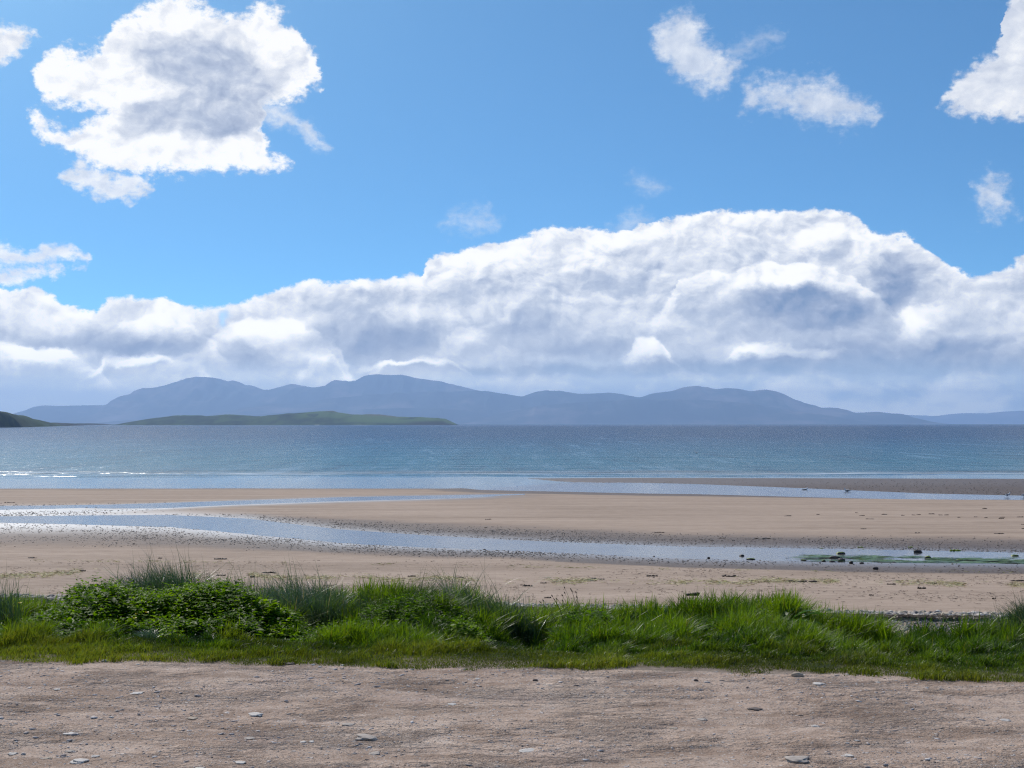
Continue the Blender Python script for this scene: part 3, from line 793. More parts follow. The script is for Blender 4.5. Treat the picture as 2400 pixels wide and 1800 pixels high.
ridge('headland', [(-900, 1012), (-800, 985), (-640, 950), (-480, 925), (-340, 922), (-200, 938), (-60, 955), (0, 963.5), (5, 965), (10, 965.5), (22, 969), (30, 970.5), (38, 974), (44, 972.6), (50, 973.5), (58, 977.5), (66, 980), (80, 983), (88, 985.5), (96, 986.5), (104, 989.5),
      (112, 991), (130, 991), (140, 991.5), (155, 992), (180, 992.4), (215, 992.4), (236, 993.5), (250, 996)], 2500, m_island('headland_scrub', 0.05, 0.55), 'dark scrubby rocky headland at the left shore of the bay',
      front=0.05, back=0.05, seed=16, jag=1.3, rough=0.05, n=700, nrow=40, attrs=hd_attr, dfun=hd)

# ------------------------------------------------------------------ small solids
ICO_V = np.array([(0, 0, 1), *[(0.894 * math.cos(a), 0.894 * math.sin(a), 0.447) for a in np.arange(5) * 2 * math.pi / 5],
                  *[(0.894 * math.cos(a + math.pi / 5), 0.894 * math.sin(a + math.pi / 5), -0.447) for a in np.arange(5) * 2 * math.pi / 5], (0, 0, -1)])
_f = []
for i in range(5):
    a, b = 1 + i, 1 + (i + 1) % 5; c, e_ = 6 + i, 6 + (i + 1) % 5
    _f += [(0, a, b), (a, c, b), (b, c, e_), (11, e_, c)]
ICO_F = np.array(_f)
def pebbles(P, sx, sy, sz, jitter=0.22, sink=0.3):
    """n small stones: positions (n,3), half sizes; returns V,F,index"""
    n = len(P)
    V = ICO_V[None] * (1 + RNG.uniform(-jitter, jitter, (n, 12, 1)))
    a = RNG.uniform(0, 2 * math.pi, n); ca, sa = np.cos(a)[:, None], np.sin(a)[:, None]
    x, y, z = V[..., 0] * sx[:, None], V[..., 1] * sy[:, None], V[..., 2] * sz[:, None]
    tl = RNG.uniform(-0.2, 0.2, (n, 1))
    z = z + x * tl
    X = x * ca - y * sa + P[:, 0:1]; Y = x * sa + y * ca + P[:, 1:2]; Z = z + P[:, 2:3] + (sz * (1 - 2 * sink))[:, None]
    F = ICO_F[None] + (np.arange(n) * 12)[:, None, None]
    return np.stack([X, Y, Z], -1).reshape(-1, 3), F.reshape(-1, 3), np.repeat(np.arange(n), 12)
def m_stone(name, stops, rough=0.8, spec=0.3, bumpd=0.004, scale=40.0, attr=True, top=None):
    m, g, out = new_mat(name)
    tc = S(g, g.n('ShaderNodeTexCoord').outputs['Object'])
    n = g.noise(tc, scale, 5.0, 0.6)
    f = (g.attr('tone') * 0.8 + n * 0.2) if attr else (n * 0.75 + 0.12)
    col = g.ramp(f, stops)
    if top:
        nz = g.sep(S(g, g.n('ShaderNodeNewGeometry').outputs['Normal']))[2]
        col = g.mix(g.step(nz + (g.noise(tc, 9.0, 3.0) - 0.5) * 0.9, top[0], top[0] + 0.25), col, g.mix(n, top[1], top[2]))
    principled(g, out, col, rough, spec, bump(g, n, bumpd, 0.8))
    return m
M_PEB = m_stone('track_grit', [(0.0, (0.10, 0.085, 0.075)), (0.3, (0.24, 0.19, 0.165)), (0.6, (0.40, 0.34, 0.31)), (0.85, (0.52, 0.48, 0.46)), (1.0, (0.72, 0.69, 0.66))])
M_SHING = m_stone('shingle_stone', [(0.0, (0.07, 0.06, 0.055)), (0.25, (0.19, 0.17, 0.16)), (0.5, (0.34, 0.31, 0.29)), (0.7, (0.50, 0.40, 0.28)), (0.85, (0.60, 0.53, 0.45)), (1.0, (0.80, 0.76, 0.70))])
M_CAST = m_stone('worm_cast_sand', [(0.0, (0.10, 0.073, 0.058)), (1.0, (0.27, 0.205, 0.165))], rough=0.45, spec=0.35, attr=True)

def far_shingle(px):
    return px_to_beach(px, np.interp(px, [-800, 0, 1250, 2000, 2400, 3300], [1385, 1395, 1417.5, 1434.5, 1441, 1450]))[1]
def build_stuff_stones():
    # grit and chips pressed into the track
    n = 34000
    P = np.zeros((n, 3)); P[:, 1] = 5.9 + 4.6 * RNG.random(n) ** 0.8; P[:, 0] = RNG.uniform(-1, 1, n) * (P[:, 1] * 0.40 + 0.4)
    dn = fbm(P[:, 0] * 0.9, P[:, 1] * 1.6, 3, 91)
    k = (P[:, 1] < edge_y(P[:, 0]) + 0.03) & (RNG.random(n) < sstep(dn, 0.36, 0.62) * 0.92 + 0.10)
    P = P[k]; n = len(P)
    P[:, 2] = track_z(P[:, 0], P[:, 1])
    s = 0.0025 + 0.0045 * RNG.random(n) ** 3 + (RNG.random(n) < 0.02) * 0.006
    s = np.where((RNG.random(n) < 0.022) & (dn[k] > 0.45), RNG.uniform(0.008, 0.017, n), s)
    V, F, I = pebbles(P, s * RNG.uniform(1.0, 1.7, n), s * RNG.uniform(0.7, 1.1, n), s * RNG.uniform(0.15, 0.42, n), 0.30, 0.34)
    tone = np.clip(RNG.normal(0.70, 0.14, n), 0, 1); tone = np.where(RNG.random(n) < 0.10, 0.97, tone); tone = np.where(RNG.random(n) < 0.05, 0.1, tone)
    tag(mesh_obj('track_grit', V, F, M_PEB, attrs={'tone': tone[I]}), 'loose grit and small chips of stone strewn over the gravel track', 'grit', kind='stuff')
    # shingle behind the grass
    n = 36000
    px = RNG.uniform(-700, 3100, n)
    fl = far_shingle(px)
    u = RNG.random(n)
    y = fl - 6.0 * u ** 1.25 + RNG.normal(0, 0.05, n)
    x = (px - 1200) / FPX * y
    # leave bare spots at the edge
    big = y > fl - 1.15
    s = np.where(big, RNG.uniform(0.022, 0.06, n), RNG.uniform(0.012, 0.028, n))
    m = beach_height(x, y)[0]
    m = np.where(y < 18.9, bank_z(x, y), m)
    P = np.stack([x, y, m], -1)
    V, F, I = pebbles(P, s * RNG.uniform(1.0, 1.5, n), s * RNG.uniform(0.7, 1.1, n), s * RNG.uniform(0.4, 0.8, n), 0.2, 0.2)
    tone = np.where(big, RNG.beta(1.6, 1.3, n), np.clip(RNG.normal(0.40, 0.17, n), 0, 1))
    tag(mesh_obj('shingle', V, F, M_SHING, attrs={'tone': tone[I]}), 'band of pale and grey shingle at the top of the beach', 'shingle', kind='stuff')
    # ridged, cast-covered wet sand beside the streams
    pts = []
    n = 230000
    px = RNG.uniform(-250, 2650, n); row = RNG.uniform(1118, 1345, n)
    x, y = px_to_beach(px, row)
    z, mm = beach_height(x, y)
    v1, a1, b1, v2, a2, b2, v3, a3, b3, _, _ = mm
    nz = fbm(x * 0.5, y * 0.5, 3, 95)
    L = lambda t: np.interp(px, *zip(*t))
    near = sstep(b2, 0, 3) * (1 - sstep(b2, L([(-900, 30), (0, 30), (400, 22), (800, 16), (1300, 11), (2400, 9)]), L([(-900, 66), (0, 64), (400, 52), (800, 30), (1300, 20), (2400, 18)]) + 1))
    near *= L([(-900, 0.42), (0, 0.42), (600, 0.75), (1000, 0.8), (1500, 0.5), (1900, 0.12), (2400, 0.05)])
    far = sstep(-a2, -1, 2) * (1 - sstep(-a2, L([(-900, 6), (350, 4), (600, 10), (800, 14), (1600, 12), (2400, 12)]), L([(-900, 18), (350, 8), (600, 22), (800, 34), (1200, 40), (1600, 40), (2400, 40)])))
    far *= L([(-900, 0.3), (0, 0.3), (400, 0.4), (700, 0.7), (2400, 0.65)])
    inside = sstep(v2, 0, 1) * (0.10 * np.exp(-((px - 500) / 330) ** 2))
    bar = sstep(px, 1060, 1250) * sstep(row, 1134, 1140) * (1 - sstep(row, L([(1060, 1132), (1300, 1138), (1627, 1143), (2400, 1165)]), L([(1060, 1134), (1300, 1140), (1627, 1145), (2400, 1168)]))) * 0.30
    riv = np.exp(-((v1 + 3) / 4.0) ** 2) * sstep(px, 500, 0) * 0.5
    mid = sstep(px, 420, 60) * sstep(row, 1196, 1202) * sstep(1212 - row, 0, 2) * 0.25
    pr = np.clip(near + far, 0, 1) * (0.05 + 1.5 * nz ** 2) + inside + bar + riv + mid
    k = RNG.random(n) < pr
    x, y, z, px = x[k], y[k], z[k], px[k]; n = len(x)
    s = RNG.uniform(0.010, 0.028, n) * np.clip(y / 58.0, 0.8, 1.7)
    V, F, I = pebbles(np.stack([x, y, z], -1), s * 1.5, s, s * RNG.uniform(0.3, 0.75, n), 0.3, 0.25)
    tag(mesh_obj('worm_casts', V, F, M_CAST, attrs={'tone': RNG.random(n)[I]}), 'countless little wet worm casts and sand ridges beside the streams', 'worm casts', kind='stuff')
build_stuff_stones()

def lump(cx, cy, z, rx, ry, rz, seed, mat, name, sub=3, rough=0.18, sink=0.35, rot=0.0, parent=None, facet=False):
    """one irregular stone standing (cx,cy) on ground height z"""
    import bmesh
    bm = bmesh.new()
    bmesh.ops.create_icosphere(bm, subdivisions=sub, radius=1.0)
    V = np.array([v.co[:] for v in bm.verts])
    d = 1 + rough * ((fbm(V[:, 0] * 1.3 + seed, V[:, 1] * 1.3 + V[:, 2], 3, seed) - 0.5) * 2 + (fbm(V[:, 2] * 2.1, V[:, 0] * 2.0 + V[:, 1] * 1.7 + seed, 3, seed + 3) - 0.5) * 1.4)
    V = V * d[:, None]
    V = np.sign(V) * np.abs(V) ** 0.85
    V *= (rx, ry, rz)
    c, s = math.cos(rot), math.sin(rot)
    V[:, 0], V[:, 1] = V[:, 0] * c - V[:, 1] * s, V[:, 0] * s + V[:, 1] * c
    F = np.array([[v.index for v in f.verts] for f in bm.faces])
    bm.free()
    V[:, 2] += rz * (1 - 2 * sink)
    o = mesh_obj(name, V, F, mat, smooth=not facet, parent=parent)
    o.location = (cx, cy, z)
    return o
ST_COL = {
    'white': m_stone('pale_stone', [(0.25, (0.44, 0.39, 0.34)), (0.6, (0.58, 0.53, 0.48))], attr=False, scale=25),
    'grey': m_stone('grey_slate', [(0.25, (0.27, 0.225, 0.19)), (0.6, (0.43, 0.365, 0.31))], attr=False, scale=25),
    'blue': m_stone('blue_grey_stone', [(0.25, (0.36, 0.335, 0.305)), (0.6, (0.52, 0.475, 0.43))], attr=False, scale=25),
    'tan': m_stone('tan_stone', [(0.25, (0.26, 0.20, 0.14)), (0.6, (0.42, 0.34, 0.26))], attr=False, scale=22),
    'dark': m_stone('dark_clod', [(0.25, (0.06, 0.045, 0.04)), (0.6, (0.13, 0.10, 0.085))], attr=False, scale=30)}
STONES = [  # px, py of the foot, width px, height px, colour, label
    (170, 1711, 31, 6, 'white', 'flat white stone left of the grey wedge, near the left of the track'),
    (190, 1776, 42, 13, 'white', 'large pale wedge shaped stone near the bottom left corner of the track'),
    (601, 1671, 34, 11, 'white', 'pale humped stone alone in the middle left of the track'),
    (36, 1755, 26, 9, 'blue', 'rounded bluish stone close to the left edge of the picture'),
    (61, 1756, 11, 8, 'blue', 'small round bluish pebble right beside the rounded bluish stone'),
    (118, 1765, 20, 6, 'tan', 'low tan stone left of the large pale wedge stone'),
    (227, 1761, 20, 5, 'blue', 'thin bluish stone right of the large pale wedge stone'),
    (170, 1749, 20, 6, 'grey', 'small grey stone just behind the large pale wedge stone'),
    (324, 1621, 28, 6, 'white', 'long thin pale stone in the upper left of the track'),
    (138, 1613, 16, 5, 'white', 'small pale flake in the upper left near the picture edge'),
    (455, 1675, 24, 6, 'tan', 'flat tan stone left of the pale humped stone'),
    (566, 1783, 26, 8, 'white', 'cream wedge of stone at the bottom below the pale humped stone'),
    (470, 1792, 24, 6, 'blue', 'flat blue grey stone at the bottom left of the cream wedge'),
    (586, 1726, 24, 6, 'grey', 'flat grey slab halfway down below the pale humped stone'),
    (733, 1731, 15, 6, 'white', 'right one of two small pale stones lying side by side'),
    (713, 1732, 14, 6, 'white', 'left one of two small pale stones lying side by side'),
    (266, 1675, 11, 6, 'white', 'small cream pebble above the flat white stone'),
    (249, 1548, 13, 8, 'blue', 'pale blue flake tipped up against the grass edge at the left'),
    (327, 1555, 12, 4, 'white', 'small white flake beside the grass edge at the left'),
    (861, 1724, 48, 16, 'grey', 'large jagged grey slate standing proud left of the centre'),
    (1062, 1650, 20, 7, 'blue', 'blue grey pebble in the middle of the track'),
    (1066, 1684, 9, 5, 'tan', 'tiny tan pebble below the blue grey pebble'),
    (1120, 1589, 12, 5, 'white', 'small white stone near the grass in the centre'),
    (1254, 1595, 12, 8, 'dark', 'small dark brown stone near the grass in the centre'),
    (880, 1758, 28, 6, 'grey', 'thin grey flake below the large jagged slate'),
    (999, 1786, 20, 5, 'dark', 'thin dark flake at the bottom left of the centre'),
    (1239, 1750, 44, 5, 'blue', 'wide flat pale slab buried level with the track in the centre'),
    (818, 1693, 28, 6, 'grey', 'flat grey slab above and left of the jagged slate'),
    (1574, 1699, 18, 6, 'tan', 'knobbly cream stone right of the centre of the track'),
    (1866, 1583, 29, 17, 'tan', 'large round tan boulder at the grass edge on the right'),
    (1766, 1573, 11, 6, 'tan', 'small brown stone left of the large round boulder'),
    (1915, 1602, 30, 9, 'white', 'flat pale stone half buried just right of the large round boulder'),
    (1868, 1778, 52, 14, 'grey', 'largest flat grey stone near the bottom right of the track'),
    (1907, 1699, 22, 6, 'blue', 'pale flake above the largest flat grey stone'),
    (2352, 1682, 24, 8, 'blue', 'pale blue stone near the right edge of the picture'),
    (1765, 1658, 32, 8, 'dark', 'dark crumbly clod of earth right of the centre'),
    (1643, 1682, 22, 4, 'grey', 'thin grey flake left of the dark clod and lower down'),
    (2121, 1575, 7, 6, 'white', 'small round white pebble in the short grass at the right'),
    (2209, 1572, 12, 6, 'white', 'larger white pebble in the short grass at the right'),
    (1629, 1594, 10, 7, 'dark', 'small dark stone near the grass edge right of the centre'),
    (2003, 1732, 14, 6, 'blue', 'small bluish stone above right of the largest flat stone'),
    (1981, 1739, 10, 6, 'white', 'little pale pebble next to the small bluish stone'),
    (1983, 1765, 22, 5, 'white', 'flat pale flake right of the largest flat grey stone'),
    (1874, 1673, 10, 4, 'dark', 'thin dark chip between the dark clod and the pale flake'),
    (2055, 1596, 12, 4, 'white', 'small pale chip near the grass towards the right edge'),
    (680, 1554, 30, 9, 'dark', 'dark clod of soil lying at the edge of the grass'),
]
for i, (px, py, w, h, c, lab) in enumerate(STONES):
    z = 0.0
    x, y = px_to_level(px, py, z)
    z = float(track_z(np.array([x]), np.array([y]))[0]) if y < edge_y(x) else float(bank_z(np.array([x]), np.array([y]))[0])
    hw = w / FPX * y / 2; hh = max(h / FPX * y / 2, 0.004)
    el = 0.22 if h / w < 0.45 else 0.0
    rz = hh * 0.50 if h / w < 0.5 else hh * 0.85
    o = lump(x, y + hw * 0.5, z, hw, hw * (RNG.uniform(0.9, 1.2) if h / w < 0.5 else 0.75), rz, 100 + i, ST_COL[c], 'stone' if c != 'dark' or h < 7 else 'earth_clod', sub=3, sink=0.33, rot=0, rough=0.62 if h / w < 0.5 else 0.30)
    tag(o, lab, 'stone' if o.name.startswith('stone') else 'clod', 'stones lying on the gravel track')

# ------------------------------------------------------------------ rocks, weed and algae about the stream
M_ROCK = m_stone('wet_mossy_rock', [(0.2, (0.022, 0.016, 0.013)), (0.7, (0.070, 0.048, 0.036))], rough=0.55, spec=0.4, attr=False, scale=8, top=(0.45, (0.07, 0.11, 0.010), (0.22, 0.28, 0.03)))
M_ROCKD = m_stone('wet_dark_rock', [(0.2, (0.016, 0.010, 0.009)), (0.7, (0.055, 0.032, 0.025))], rough=0.5, spec=0.4, attr=False, scale=8)
M_ALG = m_stone('green_algae', [(0.2, (0.16, 0.22, 0.012)), (0.7, (0.34, 0.42, 0.05))], rough=0.6, spec=0.3, attr=False, scale=14)
M_WEED = m_stone('brown_seaweed', [(0.2, (0.030, 0.020, 0.013)), (0.7, (0.085, 0.055, 0.036))], rough=0.6, spec=0.25, attr=False, scale=14)
cr = lambda a, b: (1880 + a / 4.254, 1260 + b / 4.254)
ROCKS = [
    (*cr(375, 157), 19, 8.5, 'm', 'mossy boulder at the far side of the stream, leftmost large one'),
    (*cr(320, 190), 22, 8, 'd', 'widest dark boulder in midstream in front of the leftmost mossy one'),
    (*cr(385, 214), 15, 7.5, 'd', 'dark boulder touching the right end of the widest dark one'),
    (*cr(208, 231), 9, 6, 'm', 'small rock with a pale spot at the near water edge'),
    (*cr(480, 258), 9, 5, 'd', 'brown rock on the near bank right of the dark pair'),
    (*cr(1150, 148), 17, 9.5, 'd', 'tallest dark rock on the far bank in the middle of the rocky reach'),
    (*cr(1247, 194), 14, 8.5, 'm', 'mossy humped rock in midstream with weed trailing on its left'),
    (*cr(1500, 216), 8, 4.5, 'm', 'small rock left of a flat mossy one in the right half'),
    (*cr(1565, 212), 16, 6, 'm', 'flat mossy rock in midstream in the right half'),
    (*cr(1820, 222), 13, 4.5, 'm', 'low mossy rock near the near bank towards the right edge'),
    (*cr(725, 316), 11, 5, 'd', 'dark block alone on the damp sand on the near side of the stream'),
    (*cr(938, 152), 9, 3, 'd', 'small dark rock awash left of the tallest dark rock'),
    (*cr(1050, 152), 16, 4.5, 'm', 'low mossy rock awash just left of the tallest dark rock'),
    (*cr(862, 211), 11, 3.5, 'm', 'low mossy rock in midstream below the small dark one'),
    (*cr(1133, 227), 15, 3.8, 'm', 'flat mossy rock near the near edge under the tallest dark rock'),
    (*cr(1338, 220), 10, 3.5, 'm', 'little mossy rock right of the humped one'),
    (*cr(1795, 180), 9, 3.5, 'd', 'small dark rock awash near the far bank at the right'),
    (*cr(1732, 204), 11, 4, 'm', 'small mossy rock between the flat one and the low one at the right'),
    (*cr(290, 240), 13, 3.5, 'd', 'flat dark rock at the near water edge below the widest boulder'),
    (*cr(2105, 178), 17, 8, 'm', 'very green rock at the far right of the stream'),
    (*cr(5, 206), 12, 5, 'm', 'mossy rock left of all the large boulders'),
    (1737, 1300, 11, 6.5, 'd', 'dark rock alone in midstream at the left start of the rocky reach'),
    (1759, 1311, 18, 4, 'm', 'long low mossy rock at the near water edge near the lone dark rock'),
    (1660, 1309, 6, 4, 'd', 'tiny dark rock at the near edge left of the lone dark rock'),
    (1135, 1285, 7, 4, 'd', 'small dark stone at the near edge of the stream in the centre'),
    (990, 1266, 7, 4, 'd', 'small black stone in midstream left of the centre'),
    (1532, 1300, 5, 3.5, 'd', 'tiny black stone in midstream right of the centre'),
    (*cr(910, 238), 10, 3.8, 'd', 'small dark rock on the near edge below the low mossy one'),
    (*cr(585, 258), 9, 3, 'd', 'low dark stone on the near bank right of the brown rock'),
]
for i, (px, py, w, h, k, lab) in enumerate(ROCKS):
    x, y = px_to_beach(px, py - 0.6)
    x, y = float(x), float(y)
    z = float(beach_height(np.array([x]), np.array([y]))[0][0])
    hw = w * 1.15 / FPX * y / 2; hh = h * 1.3 / FPX * y / 2
    o = lump(x, y + hw * 0.3, z, hw, hw * 0.75, hh * 1.15, 300 + i, M_ROCK if k == 'm' else M_ROCKD, 'rock', sub=3, sink=0.12, rough=0.30)
    tag(o, lab, 'rock', 'rocks in and beside the stream')
def flat_weed(px, py, w, h, mat, name, lab, cat, grp, seed, pieces=7, kind=None):
    """a low ragged heap: several thin overlapping lobes joined as one mesh"""
    x, y = px_to_beach(px, py); x, y = float(x), float(y)
    hw = w / FPX * y / 2; hh = max(h / FPX * y * 0.5, 0.010)
    r = np.random.default_rng(seed)
    n = pieces
    cx = np.linspace(-0.75, 0.75, n) * hw + r.normal(0, 0.08, n) * hw
    cyy = r.normal(0, 0.30, n) * hw * 0.6
    P = np.stack([cx, cyy, np.zeros(n)], -1)
    s = hw / n * 2.3 * r.uniform(0.8, 1.3, n)
    V, F, I = pebbles(P, s, s * 0.7, hh * r.uniform(0.5, 1.1, n), 0.35, 0.2)
    o = mesh_obj(name, V, F, mat, smooth=False)
    o.location = (x, y, float(beach_height(np.array([x]), np.array([y]))[0][0]))
    return tag(o, lab, cat, grp, kind)
for i, (a, b, w, h, lab) in enumerate([
        (182, 110, 9, 3.5, 'faint green algae tuft on the far bank at the left of the rocky reach'), (572, 97, 13, 4, 'green algae tuft on the far bank above the midstream rocks'),
        (597, 116, 7, 3, 'little green algae tuft just below another on the far bank'), (1070, 96, 10, 4, 'green algae tuft on the far bank left above the tallest dark rock'),
        (1515, 132, 27, 6, 'largest bright green algae mat on the far bank'), (1960, 168, 22, 5, 'dark green algae mat at the far water edge near the right'),
        (1205, 202, 11, 5, 'algae trailing from the left side of the mossy humped rock'), (2090, 188, 18, 4, 'algae trailing below the very green rock at the far right'),
        (885, 186, 10, 4, 'round algae clump in midstream left of the tallest rock'), (690, 178, 16, 4, 'algae clump in midstream left of the middle of the rocky reach'),
        (975, 212, 13, 4.5, 'algae heap in midstream below the tallest dark rock'), (1390, 186, 17, 3, 'flat algae patch between the humped rock and the flat mossy rock')]):
    flat_weed(*cr(a, b), w, h, M_ALG, 'algae_clump', lab, 'algae', 'clumps of green algae by the stream', 500 + i, 8)
z7 = lambda a, b: (1600 + a / 2.765, 1080 + b / 2.765)
z6 = lambda a, b: (800 + a / 2.765, 1080 + b / 2.765)
z5 = lambda a, b: (0 + a / 2.765, 1080 + b / 2.765)
MIDS = [(678, 357, 17), (872, 348, 8), (1120, 336, 5), (1158, 355, 13), (1210, 376, 17), (1300, 348, 13), (1420, 354, 7), (1490, 352, 8), (1525, 350, 10), (1605, 344, 13), (1663, 352, 9), (1705, 352, 10), (1890, 363, 8),
        (2062, 366, 13), (2060, 375, 12), (2180, 364, 14), (1165, 440, 13), (1515, 467, 12), (2045, 472, 22), (2200, 411, 9), (2202, 440, 9), (1950, 310, 13), (1958, 368, 6), (1785, 366, 7)]
for i, (a, b, w) in enumerate(MIDS):
    flat_weed(*z7(a, b), w, 2.2, M_WEED, 'seaweed_scrap', 'small dark scrap of seaweed on the smooth sand between sea channel and stream, right half', 'seaweed', 'seaweed scraps on the smooth sand beyond the stream', 600 + i, 5)
for i, (px, py, w, h, lab) in enumerate([
        (*z7(520, 505), 58, 2.6, 'longest dark strand of seaweed on the sand just beyond the stream'), (*z7(253, 501), 19, 2.4, 'dark strand of seaweed left of the longest strand beyond the stream'),
        (*z6(2058, 463), 26, 2.5, 'dark strand of seaweed on the sand left of the two strands beyond the stream'), (*z6(950, 378), 16, 2, 'thin weed strand on the smooth sand in the centre beyond the stream'),
        (*z6(935, 433), 6, 2, 'tiny dark scrap below the thin strand in the centre beyond the stream'), (*z6(1390, 535), 32, 3.5, 'dark waterlogged strand lying at the far edge of the stream near the centre'),
        (*z7(643, 606), 15, 3, 'dark strand lying in the stream right of the lone dark rock'), (*z5(68, 270), 26, 2, 'thin strand on the sand beyond the rivulet at the left'),
        (*z6(1200, 809), 24, 5, 'thick dark heap of seaweed on the upper beach right of the centre grass tuft'), (*z6(1310, 791), 17, 4, 'small dark heap just above and right of the thick seaweed heap'),
        (*z6(2010, 746), 30, 5, 'brown seaweed heap on the upper beach right of the centre'), (*z6(1335, 886), 17, 4, 'dark seaweed lump close above the shingle near the seed heads'),
        (*z7(300, 747), 34, 5, 'brown seaweed heap on the upper beach above the right hand grass tuft'), (*z7(65, 870), 34, 11, 'spread out patch of black seaweed above the grass right of the centre'),
        (*z7(90, 903), 60, 4, 'long thin line of black seaweed just above the grass right of the centre'), (*z7(1350, 798), 22, 4, 'dark seaweed heap along the drift line in the right half'),
        (*z7(1540, 826), 22, 5, 'grey brown seaweed heap just below the drift line in the right half'), (*z7(1215, 869), 12, 5, 'small dark lump of seaweed midway down the upper beach at the right'),
        (*z7(2165, 776), 34, 4, 'long dark strand of seaweed near the right picture edge'), (*z7(2005, 892), 11, 5, 'small dark lump low on the upper beach near the right edge'),
        (*z7(780, 781), 66, 4, 'longest dark strand of weed mixed into the drift line at the right'), (*z7(1620, 793), 16, 4, 'short dark weed strand on the drift line towards the right'),
        (*z5(215, 628), 22, 3.5, 'dark weed strand at the left just below the wet sand'), (*z5(1045, 630), 12, 3, 'small dark weed strand left of the centre just below the wet sand'),
        (*z5(1435, 635), 32, 3.5, 'long dark weed strand left of the centre just below the wet sand'), (*z5(1750, 725), 36, 5, 'brown seaweed heap behind the tall grass left of the centre'),
        (*z5(1440, 741), 24, 3.5, 'dark strand just left of the brown heap behind the tall grass'), (*z5(1640, 751), 12, 5, 'small green brown weed heap below the brown heap behind the tall grass'),
        (*z5(545, 714), 15, 5, 'brown curled weed heap above the leafy mound at the left'), (*z6(460, 748), 20, 4, 'green brown weed heap on the drift line left of the centre'),
        (*z6(760, 755), 22, 4, 'weed heap on the drift line above the centre grass tuft'), (*z6(1650, 765), 40, 4.5, 'dark green strand of weed on the drift line right of the centre')]):
    flat_weed(px, py, w, h, M_WEED, 'seaweed_heap', lab, 'seaweed', 'seaweed heaps and strands on the beach', 700 + i, 9)

def strips(name, P, L, W, mat, label, cat, zoff=0.006, az=None, tone=None, curl=0.6):
    """many limp flat strips lying on the ground"""
    n = len(P)
    a = RNG.uniform(-0.5, 0.5, n) if az is None else az
    k = RNG.normal(0, curl, n)
    ts = np.linspace(-0.5, 0.5, 4)
    X, Y, Z = [], [], []
    for t in ts:
        ang = a + k * t
        cx = P[:, 0] + L * t * np.cos(a) - 0.3 * k * L * (t * t) * np.sin(a); cyy = P[:, 1] + L * t * np.sin(a) + 0.3 * k * L * t * t * np.cos(a)
        wv = W * (1 - (2 * abs(t)) ** 3 * 0.8)
        for sgn in (-1, 1):
            X.append(cx - sgn * wv * np.sin(ang)); Y.append(cyy + sgn * wv * np.cos(ang)); Z.append(P[:, 2] + zoff + RNG.uniform(0, 0.016, n) * (1 - abs(t)))
    V = np.stack([np.stack(X, 1), np.stack(Y, 1), np.stack(Z, 1)], -1).reshape(-1, 3)
    q = np.array([(0, 1, 3, 2), (2, 3, 5, 4), (4, 5, 7, 6)])
    F = (q[None] + (np.arange(n) * 8)[:, None, None]).reshape(-1, 4)
    o = mesh_obj(name, V, F, mat, attrs={'tone': np.repeat(RNG.random(n) if tone is None else tone, 8)})
    return tag(o, label, cat, kind='stuff')
M_WRACK = m_stone('dried_algae', [(0.0, (0.17, 0.17, 0.04)), (0.45, (0.38, 0.35, 0.13)), (0.8, (0.55, 0.48, 0.28)), (1.0, (0.68, 0.60, 0.42))], rough=0.8, spec=0.15)
M_DEB = m_stone('weed_crumbs', [(0.0, (0.035, 0.025, 0.018)), (0.6, (0.10, 0.07, 0.05)), (1.0, (0.20, 0.15, 0.11))], rough=0.8, spec=0.15)
M_GRN = m_stone('stream_algae', [(0.0, (0.05, 0.10, 0.015)), (0.6, (0.11, 0.18, 0.03)), (1.0, (0.22, 0.28, 0.06))], rough=0.35, spec=0.5)
def on_beach(px, py, lift=0.0):
    x, y = px_to_beach(px, py)
    return np.stack([x, y, beach_height(x, y)[0] + lift], -1)
